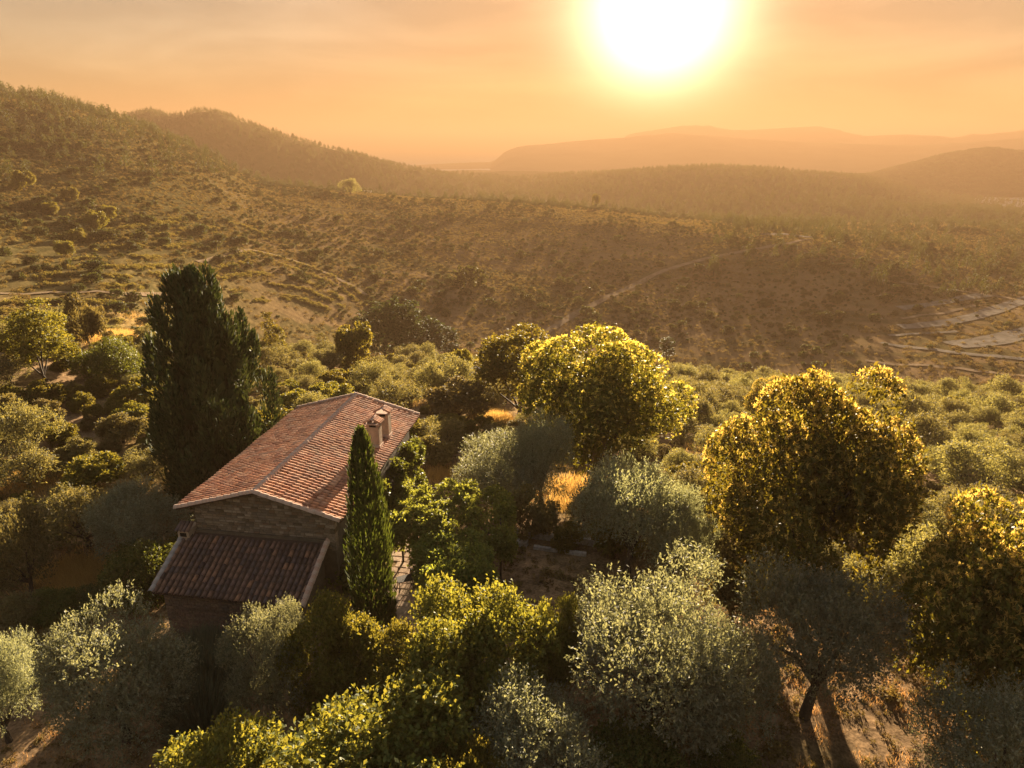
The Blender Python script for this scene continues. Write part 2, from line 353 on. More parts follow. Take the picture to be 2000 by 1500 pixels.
# ground: soil, dry grass and green cover, mixed by noise and a vegetation attribute
def ground_mat():
    m, n = new_mat('hillside_ground'); N = n.nodes.new; L = n.links.new
    tc = N('ShaderNodeTexCoord')
    def noise(sc, det=6, rough=.6):
        a = N('ShaderNodeTexNoise'); a.inputs['Scale'].default_value = sc; a.inputs['Detail'].default_value = det; a.inputs['Roughness'].default_value = rough; L(tc.outputs['Object'], a.inputs['Vector']); return a
    def ramp(src, *st):
        r = N('ShaderNodeValToRGB'); e = r.color_ramp.elements
        e[0].position, e[0].color = st[0][0], (*st[0][1], 1); e[1].position, e[1].color = st[-1][0], (*st[-1][1], 1)
        for p, c in st[1:-1]: q = e.new(p); q.color = (*c, 1)
        L(src, r.inputs[0]); return r.outputs[0]
    a = noise(.9, 8); b = noise(.06, 6); c = noise(7, 4)
    near = ramp(a.outputs['Fac'], (.3, (.11, .075, .046)), (.5, (.20, .135, .078)), (.62, (.29, .19, .105)), (.75, (.37, .25, .13)))
    far = ramp(b.outputs['Fac'], (.3, (.085, .066, .032)), (.48, (.15, .102, .054)), (.62, (.19, .125, .065)), (.74, (.12, .095, .045)))
    at = N('ShaderNodeAttribute'); at.attribute_name = 'cover'
    sp = N('ShaderNodeSeparateColor'); L(at.outputs['Color'], sp.inputs[0])
    mx = N('ShaderNodeMix'); mx.data_type = 'RGBA'; L(sp.outputs[0], mx.inputs['Factor']); L(near, mx.inputs['A']); L(far, mx.inputs['B'])
    m2 = N('ShaderNodeMix'); m2.data_type = 'RGBA'; L(sp.outputs[1], m2.inputs['Factor']); L(mx.outputs['Result'], m2.inputs['A'])
    gr = ramp(a.outputs['Fac'], (.3, (.035, .036, .014)), (.7, (.08, .072, .027))); L(gr, m2.inputs['B'])
    m3 = N('ShaderNodeMix'); m3.data_type = 'RGBA'; L(sp.outputs[2], m3.inputs['Factor']); L(m2.outputs['Result'], m3.inputs['A'])
    go = ramp(a.outputs['Fac'], (.3, (.24, .16, .065)), (.7, (.42, .30, .125))); L(go, m3.inputs['B'])
    m4 = N('ShaderNodeMix'); m4.data_type = 'RGBA'; m4.blend_type = 'MULTIPLY'; m4.inputs['Factor'].default_value = 1
    mr = N('ShaderNodeMapRange'); mr.inputs['From Min'].default_value = .3; mr.inputs['From Max'].default_value = .7; mr.inputs['To Min'].default_value = .55; mr.inputs['To Max'].default_value = 1.3; L(c.outputs['Fac'], mr.inputs['Value'])
    L(m3.outputs['Result'], m4.inputs['A']); L(mr.outputs[0], m4.inputs['B'])
    p = N('ShaderNodeBsdfPrincipled'); p.inputs['Roughness'].default_value = 1; p.inputs['Specular IOR Level'].default_value = 0
    L(m4.outputs['Result'], p.inputs['Base Color'])
    bp = N('ShaderNodeBump'); bp.inputs['Strength'].default_value = .7; bp.inputs['Distance'].default_value = .15; L(a.outputs['Fac'], bp.inputs['Height']); L(bp.outputs[0], p.inputs['Normal'])
    o = N('ShaderNodeOutputMaterial'); L(p.outputs[0], o.inputs['Surface']); return m
M['ground'] = ground_mat()
def sea_mat():
    m, n = new_mat('sea_water'); N = n.nodes.new; L = n.links.new
    p = N('ShaderNodeBsdfDiffuse'); p.inputs['Color'].default_value = (.10, .11, .11, 1)
    gl = N('ShaderNodeBsdfGlossy'); gl.inputs['Roughness'].default_value = .5; gl.inputs['Color'].default_value = (.5, .52, .55, 1)
    mx = N('ShaderNodeMixShader'); mx.inputs[0].default_value = .16; L(p.outputs[0], mx.inputs[1]); L(gl.outputs[0], mx.inputs[2])
    o = N('ShaderNodeOutputMaterial'); L(mx.outputs[0], o.inputs['Surface']); return m
M['sea'] = sea_mat()

# ------------------------------------------------------------------ ground, sea, far land
def cover(x, y, z):
    r = np.hypot(x, y); az = np.degrees(np.arctan2(x, y))
    far = sstep(90, 150, r)
    green = np.clip(sstep(.05, .45, fbm(x/35, y/35, 3, 31))*.7, 0, 1)*sstep(60, 110, r)
    green = np.maximum(green, sstep(380, 560, r)*.8)
    green = np.maximum(green, .5*sstep(.0, .4, fbm(x/7, y/7, 3, 77))*(1-sstep(100, 150, r)))
    w = in_terrace(x, y); st = 1.0
    zb = z/st; band = np.abs((zb-np.floor(zb))-.5)*2
    green = np.maximum(green, w*.75*sstep(-.3, .3, fbm(x/9, y/9, 3, 44)))
    gold = w*sstep(.45, .9, band)*.22*(az < 0) + sstep(.1, .5, fbm(x/16, y/16, 3, 51))*sstep(45, 65, r)*(1-sstep(140, 220, r))*.9
    gold = np.maximum(gold, .8*np.exp(-(((x+58)/22)**2+((y-82)/9)**2)))
    gold = np.maximum(gold, .8*np.exp(-(((x+22)/2.5)**2+((y-36)/4)**2)))
    green = np.maximum(green, .8*sstep(-17, -25, az)*sstep(150, 200, r))
    return far, green, np.clip(gold, 0, 1)
def make_terrain():
    az = np.radians(np.concatenate([np.arange(-180, -52, 4), np.arange(-52, 52.01, .235), np.arange(56, 180.1, 4)]))
    rr = np.concatenate([np.arange(0.5, 40, .8), np.arange(40, 130, 1.2), np.arange(130, 400, 1.25), np.arange(400, 820, 5), np.arange(820, 2700, 20), np.arange(2700, 4300, 160), [5000, 7000, 9000]])
    A, R = np.meshgrid(az, rr, indexing='ij')
    X = np.sin(A)*R; Y = np.cos(A)*R; Z = height(X, Y)
    v = np.stack([X, Y, Z], -1).reshape(-1, 3); na, nr = A.shape
    i = np.arange(na-1)[:, None]*nr+np.arange(nr-1)[None, :]
    f = np.stack([i, i+1, i+nr+1, i+nr], -1).reshape(-1, 4)[:, ::-1]
    f = np.ascontiguousarray(f[:, ::-1])
    # keep faces pointing up
    a = v[f[0, 1]]-v[f[0, 0]]; b = v[f[0, 2]]-v[f[0, 0]]
    if np.cross(a, b)[2] < 0: f = np.ascontiguousarray(f[:, ::-1])
    me = np_mesh('hillside_ground', v, f, [M['ground']], True)
    c = np.ones((len(v), 4), dtype=np.float32); F, G, O = cover(v[:, 0], v[:, 1], v[:, 2]); c[:, 0] = F; c[:, 1] = G; c[:, 2] = O
    ca = me.color_attributes.new('cover', 'FLOAT_COLOR', 'POINT'); ca.data.foreach_set('color', c.ravel())
    return tag(mobj('hillside_ground', me), kind='structure')
make_terrain()
def sheet(name, X0, X1, Y0, Y1, z, mat, n=60):
    xs = np.linspace(X0, X1, n); ys = np.linspace(Y0, Y1, n); A, B = np.meshgrid(xs, ys, indexing='ij')
    v = np.stack([A, B, np.full_like(A, z)], -1).reshape(-1, 3); i = np.arange(n-1)[:, None]*n+np.arange(n-1)[None, :]
    f = np.stack([i, i+n, i+n+1, i+1], -1).reshape(-1, 4)
    return tag(mobj(name, np_mesh(name, v, f, [mat])), kind='structure')
BOX = 14500
sheet('sea', -BOX+100, BOX-100, -BOX+100, BOX-100, SEA, M['sea'])
def far_range(name, pts, depth, seed, rough=.10, fade=0.0):
    """a range of hills whose crest passes through sky-line points (px, py, distance)"""
    P = np.array([at_d(*p) for p in pts]); n = 160
    t = np.linspace(0, len(P)-1, n); cx, cyy, cz = [np.interp(t, np.arange(len(P)), P[:, k]) for k in range(3)]
    rows = [-1.0, -.8, -.62, -.45, -.3, -.17, -.07, 0, .1, .3, .6, 1.0]
    V = []
    for k in range(n):
        d = np.array([cx[k], cyy[k]]); L = np.linalg.norm(d); d = d/L
        h = max(cz[k]-(SEA-6), 3)*min(1, (k+.3)/14, (n-.7-k)/14)
        for s in rows:
            q = (L+s*depth); x, y = d*q
            prof = (1-abs(s))**1.25
            nn = fbm(np.array([x/420]), np.array([y/420]), 4, seed)[0]
            z = SEA-6+h*prof*(1+ (nn*.5 if abs(s) > .01 else nn*rough))
            V.append((x, y, z))
    m = len(rows); i = np.arange(n-1)[:, None]*m+np.arange(m-1)[None, :]
    f = np.stack([i, i+m, i+m+1, i+1], -1).reshape(-1, 4)
    return tag(mobj(name, np_mesh(name, V, f, [M['far_land']], True)), kind='structure')
far_range('coastal_plain', [(700,330,3104),(800,326,3242),(900,320,3449),(1000,315,3656),(1060,311,3794),(1100,306.5,3863)], 900, 1, .02)
far_range('far_shore', [(1250,324,2966),(1400,318,3104),(1560,331,2898),(1640,338,2898),(1730,338,2898),(1830,345,2898)], 350, 2, .02)
far_range('far_mountain', [(950,299,3558),(985,289,3558),(1060,284,3621),(1100,277,3685),(1160,272,3748),(1220,269,3748),(1300,266,3748),(1380,264,3748),(1450,270,3748),(1550,276,3748),(1650,280,3685),(1780,283,3621),(1900,278,3558),(2000,270,3494),(2200,262,3494),(2500,270,3494)], 1300, 4, .05)
far_range('far_mountain', [(1150,276,4632),(1200,266,4687),(1260,256,4744),(1330,246,4744),(1390,248,4744),(1430,254,4744),(1480,252,4744),(1540,249,4744),(1600,247,4744),(1640,255,4744),(1690,264,4687),(1770,262,4632),(1830,265,4632),(1860,270,4577),(1930,265,4465),(2000,258,4465),(2200,245,4465),(2500,260,4465)], 1500, 6, .05)

# tracks and cuttings on the far slopes
def track(name, pts, width, mat, lift=.25):
    P = np.array([ground(*p) for p in pts]); seg = np.r_[0, np.cumsum(np.linalg.norm(np.diff(P[:, :2], axis=0), axis=1))]
    n = max(8, int(seg[-1]/4)); t = np.linspace(0, seg[-1], n); x = np.interp(t, seg, P[:, 0]); y = np.interp(t, seg, P[:, 1])
    k = 5; ker = np.ones(k)/k
    if n > 12:
        xs = np.convolve(np.pad(x, 2, 'edge'), ker, 'valid'); ys = np.convolve(np.pad(y, 2, 'edge'), ker, 'valid'); x, y = xs, ys
    dx = np.gradient(x); dy = np.gradient(y); L = np.hypot(dx, dy)+1e-6; nx, ny = -dy/L, dx/L
    V = []; cols = 5; wv = width*(1+.25*fbm(t/17, t*0, 3, 8))
    zc = height(x, y)
    for j in range(cols):
        s = (j/(cols-1)-.5)*wv; X = x+nx*s; Y = y+ny*s
        V.append(np.stack([X, Y, np.maximum(height(X, Y), zc-.4)+lift], -1))
    V = np.stack(V, 1).reshape(-1, 3); i = np.arange(n-1)[:, None]*cols+np.arange(cols-1)[None, :]
    f = np.stack([i, i+1, i+cols+1, i+cols], -1).reshape(-1, 4)
    a = V[f[0, 1]]-V[f[0, 0]]; b = V[f[0, 2]]-V[f[0, 0]]
    if np.cross(a, b)[2] < 0: f = np.ascontiguousarray(f[:, ::-1])
    return tag(mobj(name, np_mesh(name, V, f, [mat], True)), kind='structure')
track('dirt_track', [(1055,655),(1085,640),(1130,610),(1180,585),(1230,562),(1280,535),(1340,515),(1420,498),(1490,486),(1545,476),(1585,467)], 3.6, M['track'])
track('dirt_track', [(1492,459),(1530,457),(1585,464)], 9, M['gravel'])
track('dirt_track', [(0,575),(120,574),(240,578),(340,578)], 2.2, M['track'])
track('dirt_track', [(380,515),(440,500),(500,488),(560,505),(620,525),(680,555),(722,583)], 2.6, M['track'])
track('gravel_terrace', [(1745,606),(1820,596),(1880,584),(1930,576)], 7, M['gravel'])
track('gravel_terrace', [(1745,640),(1850,634),(1930,612),(1990,590),(2060,570)], 8, M['gravel'])
track('gravel_terrace', [(1860,675),(1930,668),(2000,652),(2080,640)], 13, M['gravel'])
track('dirt_track', [(1720,671),(1790,680),(1880,692),(2010,704)], 3.5, M['gravel'])
track('gravel_terrace', [(1760,624),(1840,614),(1905,598)], 2.5, M['track'])
track('dirt_track', [(1690,706),(1780,714),(1880,722),(2010,738)], 2.5, M['track'])
track('gravel_terrace', [(1735,656),(1800,653),(1870,648)], 3, M['gravel'])
track('dirt_track', [(1690,548),(1780,555),(1870,568),(1960,580),(2010,590)], 3, M['track'])

# ------------------------------------------------------------------ farmhouse
rnd = random.Random(7); rng = np.random.default_rng(11)
HROT = math.radians(-8.5)
house = empty('farmhouse', (-13.4, 31.5, 0.0), HROT)
tag(house, 'long stone farmhouse with terracotta tiled roof, twin chimneys and low tiled annexe', 'house')
HW, HL, EZ, RZ_ = 4.62, 14.7, 5.62, 6.93           # half width and length of the roof, heights of eave and ridge
WX, WY0, WY1 = 3.98, 0.55, 14.2
def gable_z(x): return RZ_-(RZ_-EZ)*abs(x)/HW
# walls (a closed shell with gables, undersides of the roof just above it)
mb = MB(); e = gable_z(WX)-.17; r = RZ_-.17
v = [(-WX,WY0,-.6),(WX,WY0,-.6),(WX,WY0,e),(0,WY0,r),(-WX,WY0,e),(-WX,WY1,-.6),(WX,WY1,-.6),(WX,WY1,e),(0,WY1,r),(-WX,WY1,e)]
mb.add(v, [(0,1,2,3,4),(5,9,8,7,6),(1,6,7,2),(0,4,9,5)])
wall = mb.build('wall', M['wall'], house)
# pale quoins at the right corner of the gable
def stone_mesh(w, h, d, seed):
    q = random.Random(seed); m = MB(); j = lambda a: q.uniform(-a, a)
    x, z = w/2, h/2; k = .72
    v = [(-x+j(.02),0,-z+j(.01)),(x+j(.02),0,-z+j(.01)),(x+j(.02),0,z+j(.01)),(-x+j(.02),0,z+j(.01))]
    v += [(-x*k+j(.02),-d,-z*k),(x*k+j(.02),-d,-z*k),(x*k+j(.02),-d,z*k),(-x*k+j(.02),-d,z*k)]
    m.add(v, [(4,5,6,7),(0,1,5,4),(1,2,6,5),(2,3,7,6),(3,0,4,7)]); return m
SM = [stone_mesh(1, 1, 1, s).mesh('stone', [M['stone']]) for s in range(8)]
cells = []
z = 3.55
while z < 6.7:
    h = rnd.uniform(.11, .19); x = -WX+rnd.uniform(0, .1)
    while x < WX-.1:
        w = rnd.uniform(.22, .52); w = min(w, WX-x)
        if z+h < gable_z(max(abs(x), abs(x+w)))-.2 and w > .1: cells.append((x+w/2, z+h/2, w-.02, h-.018))
        x += w
    z += h
rnd.shuffle(cells); cells.sort(key=lambda c: -c[2]*c[3])
for i, (x, z, w, h) in enumerate(cells[:300]):
    mobj('stone', SM[i % 8], wall, (x, WY0-.002, z), (0, 0, 0), (w, rnd.uniform(.02, .05), h))
def rest_stones(cl, y, name, parent, mat, sd):
    m = MB(); q = random.Random(sd)
    for x, z, w, h in cl:
        s = stone_mesh(w, h, q.uniform(.02, .05), q.random()); m.add([(a+x, b+y, c+z) for a, b, c in s.v], s.f)
    return tag(m.build(name, mat, parent), kind='stuff')
if cells[300:]: rest_stones(cells[300:], WY0-.002, 'small_stones', wall, M['stone'], 3)
m = MB(); z = 3.5
while z < 5.4:                                      # dressed corner stones
    h = rnd.uniform(.22, .3); w = rnd.choice((.26, .42)); m.box(WX-w+.03, WX+.035, WY0-.06, WY0+.3, z, z+h-.02); z += h
tag(m.build('corner_stones', M['stone'], wall), kind='stuff')

# curved terracotta tiles
def barrel(L, r0, r1, n=5, th=.016):
    m = MB(); V = []
    for y, r in ((0, r0), (L, r1)):
        for q in (r, r-th):
            for k in range(n+1):
                t = math.pi*k/n; V.append((-q*math.cos(t), y, q*math.sin(t)*1.0))
    a = n+1; F = []
    for k in range(n):
        F.append((k, k+1, 2*a+k+1, 2*a+k))          # outside
        F.append((k+1, k, a+k, a+k+1))              # lower end
    m.add(V, F); return m
T_MAIN = barrel(.47, .112, .09).mesh('tile', [M['tile']], True)
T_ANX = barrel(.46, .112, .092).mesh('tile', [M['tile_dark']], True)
T_RIDGE = barrel(.50, .17, .15).mesh('ridge_tile', [M['mortar']], True)
T_VERGE = barrel(.52, .16, .135).mesh('verge_tile', [M['mortar']], True)
def xform(me_v, Mx): return [tuple(Mx @ Vector(p)) for p in me_v]
from mathutils import Matrix
def slope_matrix(lx, ly, lz, ux, uy, uz, roll=0.0, yaw=0.0):
    """local frame: +Y up the slope (ux,uy,uz), origin at (lx,ly,lz)"""
    Y = Vector((ux, uy, uz)).normalized(); side = Y.cross(Vector((0, 0, 1))).normalized(); N = side.cross(Y)
    R = Matrix((side, Y, N)).transposed().to_4x4()
    return Matrix.Translation((lx, ly, lz)) @ R @ Matrix.Rotation(yaw, 4, 'Z') @ Matrix.Rotation(roll, 4, 'X')
def roof_slab(name, corners, th, mat, parent):
    c = [Vector(p) for p in corners]; d = [p-Vector((0, 0, th)) for p in c]
    return MB().add(c+d, [(0,1,2,3),(7,6,5,4),(0,4,5,1),(1,5,6,2),(2,6,7,3),(3,7,4,0)]).build(name, mat, parent)
m = MB(); t = .10
V = [(-HW,0,EZ),(0,0,RZ_),(HW,0,EZ),(-HW,HL,EZ),(0,HL,RZ_),(HW,HL,EZ)]
V += [(x, y, z-t) for x, y, z in V]
m.add(V, [(0,1,4,3),(1,2,5,4),(6,9,10,7),(7,10,11,8),(0,6,7,1),(1,7,8,2),(3,4,10,9),(4,5,11,10),(0,3,9,6),(2,8,11,5)])
roof = m.build('roof', M['under'], house)
SLOPE = Vector((HW, 0, -(RZ_-EZ))); SL = SLOPE.length; CS, RS = .285, .385
ncol = int(HL/CS); nrow = int(SL/RS)
covers = []; pans = MB()
src = barrel(.47, .112, .09); pan = barrel(.47, .10, .125)
pan_v = [(x, y, -z+.05) for x, y, z in pan.v]; pan_f = [tuple(reversed(f)) for f in pan.f]
def tile_tone(): return rnd.random()
for side in (-1, 1):
    up = Vector((-side*HW, 0, RZ_-EZ)).normalized()
    for c in range(ncol+1):
        y = .16+c*CS*(HL-.3)/(ncol*CS)
        for rw in range(nrow+1):
            s = rw*RS-.06
            if s+.40 > SL+.05: continue
            sag = -.05*math.sin(math.pi*y/HL)+.02*math.sin(y*1.7+side)+.015*math.sin(y*.9+rw*.7)
            p = Vector((side*HW, y, EZ))+up*s
            Mx = slope_matrix(p.x, p.y+rnd.uniform(-.018, .018), p.z+.045+sag+rnd.uniform(0, .012), up.x, up.y, up.z, rnd.uniform(.02, .055)*-1, rnd.uniform(-.035, .035))
            covers.append((Mx, y, side))
            if c < ncol:
                Mp = slope_matrix(p.x, p.y+CS/2, p.z+.03+sag, up.x, up.y, up.z, -.03, rnd.uniform(-.02, .02))
                pans.add(xform(pan_v, Mp), pan_f)
covers.sort(key=lambda c: c[1])
for Mx, y, side in covers[:300]:
    o = mobj('tile', T_MAIN, roof); o.matrix_local = Mx
m = MB()
for Mx, y, side in covers[300:]: m.add(xform(src.v, Mx), src.f)
tag(m.build('roof_tiles', M['tile'], roof, True), kind='stuff')
tag(pans.build('pan_tiles', M['pan'], roof, True), kind='stuff')
y = .05
while y < HL-.3:
    mobj('ridge_tile', T_RIDGE, roof, (rnd.uniform(-.015, .015), y, RZ_+.05-.05*math.sin(math.pi*y/HL)+rnd.uniform(0, .015)), (rnd.uniform(-.03, .01), 0, rnd.uniform(-.03, .03))); y += .42
for yy in (-.03, HL+.03):                           # mortared verge tiles up both gables
    for side in (-1, 1):
        up = Vector((-side*HW, 0, RZ_-EZ)).normalized(); s = 0
        while s < SL-.2:
            p = Vector((side*HW, yy, EZ))+up*s
            o = mobj('verge_tile', T_VERGE, roof); o.matrix_local = slope_matrix(p.x, p.y+rnd.uniform(-.012, .012), p.z+.06+rnd.uniform(0, .02), up.x, up.y, up.z, -.03, rnd.uniform(-.02, .02)); s += .44
# eave rafters on the visible right side
for k in range(18):
    y = .5+k*.8
    MB().box(WX, HW-.08, y-.05, y+.05, EZ-.10-.12, EZ-.10-.01).build('rafter', M['under'], roof)

# chimneys: plastered shaft, flue opening, little tiled gable cap
def chimney(x, y, w, d, top):
    zb = gable_z(x)-.5
    c = MB().box(x-w/2, x+w/2, y-d/2, y+d/2, zb, top).build('chimney', M['plaster'], house)
    MB().box(x-w/2-.05, x+w/2+.05, y-d/2-.05, y+d/2+.05, gable_z(x)-.42, gable_z(x)+.16).build('chimney_flashing', M['mortar'], c)
    for sx in (-1, 1):                              # corner legs that carry the cap
        for sy in (-1, 1):
            X, Y = x+sx*(w/2-.09), y+sy*(d/2-.09)
            MB().box(X-.085, X+.085, Y-.085, Y+.085, top, top+.2).build('cap_leg', M['plaster'], c)
    MB().box(x-w/2+.19, x+w/2-.19, y-d/2+.05, y+d/2-.05, top-.02, top+.18).build('flue', M['shaded_hole'], c)  # solid near-black block painted as the dark hole under the cap
    MB().box(x-w/2-.1, x+w/2+.1, y-d/2-.1, y+d/2+.1, top+.2, top+.26).build('cap_slab', M['mortar'], c)
    for s in (-1, 1):
        for j in range(4):
            up = Vector((-s*.55, 0, .3)).normalized()
            o = mobj('cap_tile', T_MAIN, c); o.matrix_local = slope_matrix(x+s*(w/2+.14), y-d/2+.03+j*(d-.06)/3, top+.27, up.x, up.y, up.z, 0, rnd.uniform(-.04, .04)) @ Matrix.Diagonal((1, (w/2+.1)/.42, 1, 1))
    o = mobj('cap_ridge_tile', T_RIDGE, c); o.location = (x, y-d/2-.12, top+.62-.2); o.scale = (1, (d+.24)/.5, 1)
chimney(3.5, 8.62, .80, .58, 7.30)
chimney(3.55, 10.35, .78, .56, 7.34)

# annexe: lower lean-to on the near gable
AX0, AX1, AYF, AYB, AZF, AZB = -4.55, 3.52, -2.95, .52, 2.45, 4.02
mb = MB(); ax0, ax1, ayf = AX0+.35, AX1-.3, AYF+.35
zf = AZF+.35*(AZB-AZF)/(AYB-AYF)-.14
v = [(ax0,ayf,-.8),(ax1,ayf,-.8),(ax1,AYB,-.8),(ax0,AYB,-.8),(ax0,ayf,zf),(ax1,ayf,zf),(ax1,AYB,AZB-.15),(ax0,AYB,AZB-.15)]
mb.add(v, [(0,1,5,4),(1,2,6,5),(3,0,4,7),(2,3,7,6)])
awall = mb.build('annexe_wall', M['wall'], house)
DX0, DX1, DZ1 = .55, 1.4, 1.75
cl = []; z = -.2
while z < zf-.15:
    h = rnd.uniform(.13, .22); x = ax0
    while x < ax1-.1:
        w = min(rnd.uniform(.25, .6), ax1-x)
        if not (z < DZ1+.2 and x+w > DX0-.1 and x < DX1+.1) and w > .1: cl.append((x+w/2, z+h/2, w-.02, h-.02))
        x += w
    z += h
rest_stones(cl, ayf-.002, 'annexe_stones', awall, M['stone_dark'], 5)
dr = MB().box(DX0, DX1, ayf-.03, ayf-.004, -.2, DZ1).build('door', M['door'], house)
for k in range(5):
    x = DX0+k*.17; MB().box(x+.008, x+.162, ayf-.05, ayf-.031, -.18, DZ1-.02).build('plank', M['door'], dr)
MB().box(DX0-.2, DX1+.2, ayf-.09, ayf-.003, DZ1+.01, DZ1+.2).build('door_lintel', M['door'], house)
aroof = roof_slab('annexe_roof', [(AX0,AYF,AZF),(AX1,AYF,AZF),(AX1,AYB,AZB),(AX0,AYB,AZB)], .10, M['under'], house)
up = Vector((0, AYB-AYF, AZB-AZF)); AL = up.length; up.normalize()
nc = 26; cs = (AX1-AX0-.3)/nc; pans = MB()
pv_ = [(x*1.05, y, z) for x, y, z in pan_v]
for c in range(nc+1):
    for rw in range(9):
        s = rw*.385-.07
        sag = .012*math.sin(c*.8+rw)+.02*math.sin(c*.31)
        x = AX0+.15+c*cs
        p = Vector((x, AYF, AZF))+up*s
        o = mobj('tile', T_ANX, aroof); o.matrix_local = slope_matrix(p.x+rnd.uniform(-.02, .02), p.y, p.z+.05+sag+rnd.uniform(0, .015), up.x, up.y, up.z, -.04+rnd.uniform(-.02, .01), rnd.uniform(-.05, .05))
        if c < nc: pans.add(xform(pv_, slope_matrix(p.x+cs/2, p.y, p.z+.035+sag, up.x, up.y, up.z, -.03, 0)), pan_f)
tag(pans.build('pan_tiles', M['pan'], aroof, True), kind='stuff')
for x, mt in ((AX0-.03, M['mortar_grey']), (AX1+.03, M['mortar'])):
    TV = barrel(.52, .17, .145).mesh('verge_tile', [mt], True); s = -.05
    while s < AL-.3:
        p = Vector((x, AYF, AZF))+up*s
        o = mobj('verge_tile', TV, aroof); o.matrix_local = slope_matrix(p.x+rnd.uniform(-.01, .01), p.y, p.z+.06, up.x, up.y, up.z, -.03, rnd.uniform(-.02, .02)); s += .44
MB().box(AX0+.6, AX1+.1, WY0-.16, WY0-.055, AZB-.02, AZB+.16).build('annexe_flashing', M['wall'], house)
# little bread-oven stub with its own tiled hood at the left end of the annexe
ov = MB().box(-4.7, -4.05, -.1, .9, 2.9, 4.3).build('oven', M['plaster'], house)
MB().box(-4.55, -4.2, -.13, -.102, 3.98, 4.2).build('oven_mouth', M['shaded_hole'], ov)  # near-black plate on the closed front, standing for a shaded opening
for j in range(4):
    o = mobj('hood_tile', T_ANX, ov); o.matrix_local = slope_matrix(-4.68+j*.21, -.25, 4.33, 0, 1, .45, 0, rnd.uniform(-.06, .06)) @ Matrix.Diagonal((1, 1.5, 1, 1))

# ------------------------------------------------------------------ foliage builders
def unit(v): return v/np.maximum(np.linalg.norm(v, axis=-1, keepdims=True), 1e-6)
def leaf_quads(P, A, N, Ln, Wd):
    """diamond leaves: centre P, long axis A, facing N"""
    A = unit(A); S_ = unit(np.cross(N, A)); l = (Ln/2)[:, None]; w = (Wd/2)[:, None]
    V = np.stack([P-A*l, P+S_*w+A*l*.1, P+A*l, P-S_*w+A*l*.1], 1).reshape(-1, 3)
    return V, np.arange(len(P)*4, dtype=np.int32).reshape(-1, 4)
def sph(r, n): return unit(r.normal(size=(n, 3)))
def crown_clumps(r, n, a, h0, h1, rc, kmin=.58, lobes=0, inner=.14):
    """clump centres near the surface of an egg of half width a between heights h0 and h1"""
    d = sph(r, n*4); d = d[d[:, 2] > -0.75+r.uniform(-.2, .3, len(d))][:n]
    cz = (h0+h1)/2; hz_ = (h1-h0)/2
    ang = np.arctan2(d[:, 1], d[:, 0]); wob = np.ones(len(d))
    if lobes: ph = r.uniform(0, 6.28, 3); wob = 1+.18*np.sin(lobes*ang+ph[0]+2*d[:, 2])+.12*np.sin((lobes+2)*ang+ph[1]-3*d[:, 2])
    k = r.uniform(kmin, 1.04, len(d))*wob; rr = rc*r.uniform(.55, 1.3, len(d))
    C = np.stack([d[:, 0]*(a-rr*.6)*k, d[:, 1]*(a-rr*.6)*k, cz+d[:, 2]*(hz_-rr*.5)*k], 1)
    i = r.random(len(C)) < inner; C[i] = np.array([0, 0, cz])+(C[i]-np.array([0, 0, cz]))*r.uniform(.1, .7, i.sum())[:, None]
    return C, rr, d
def sprig_crown(r, C, rr, out, nsprig, per, Ln, Wd, slen, up=.45, droop=0.0, jit=.55, fill=.12, face=.45):
    n = nsprig; w = rr**2; ci = r.choice(len(C), n, p=w/w.sum())
    d = sph(r, n); o = out[ci]; d = unit(d+o*.55+np.array([0, 0, .25]))
    u = np.where(r.random(n) < fill, r.uniform(.0, .6, n), r.uniform(.72, 1.05, n))
    base = C[ci]+d*(rr[ci]*u)[:, None]
    s = unit(d*.7+o*.25+np.array([0, 0, up])+r.normal(size=(n, 3))*.4)
    t = (np.arange(per)+.5)/per
    sl = slen*r.uniform(.6, 1.3, n)
    P = base[:, None, :]+s[:, None, :]*(sl[:, None]*t[None, :])[..., None]
    P[..., 2] -= droop*(t[None, :]**2)*sl[:, None]
    P = P.reshape(-1, 3)+r.normal(size=(n*per, 3))*Ln*.25
    S_ = np.repeat(s, per, 0); Dd = np.repeat(d, per, 0)
    A = unit(S_*.6+r.normal(size=(n*per, 3))*jit); Nn = unit(np.cross(A, sph(r, n*per)))
    sgn = np.sign((Nn*(Dd+np.array([0, 0, .4]))).sum(1)); sgn[sgn == 0] = 1
    Nn = unit(Nn*sgn[:, None]+Dd*face); Nn = unit(Nn-A*(Nn*A).sum(1, keepdims=True))
    k = r.uniform(.7, 1.3, n*per)
    return leaf_quads(P, A, Nn, Ln*k, Wd*k*r.uniform(.8, 1.2, n*per))
def trunk_mb(r, h, rad, C=None, lean=.25, limbs=5, sides=7):
    m = MB(); lx, ly = r.normal()*lean, r.normal()*lean
    pts = [(0, 0, -.5), (0, 0, 0), (lx*.3, ly*.3, h*.35), (lx*.8, ly*.8, h*.7), (lx, ly, h)]
    m.tube(pts, [rad*1.6, rad*1.25, rad, rad*.85, rad*.7], sides)
    if C is not None:
        for i in r.choice(len(C), min(limbs, len(C)), replace=False):
            c = C[i]; b = np.array([lx*.8, ly*.8, h*.75]); mid = (b*.5+c*.5)+r.normal(size=3)*.15; 
            m.tube([b, mid, c*.92+b*.08], [rad*.62, rad*.38, rad*.14], 5)
    return m
PROTO = {}
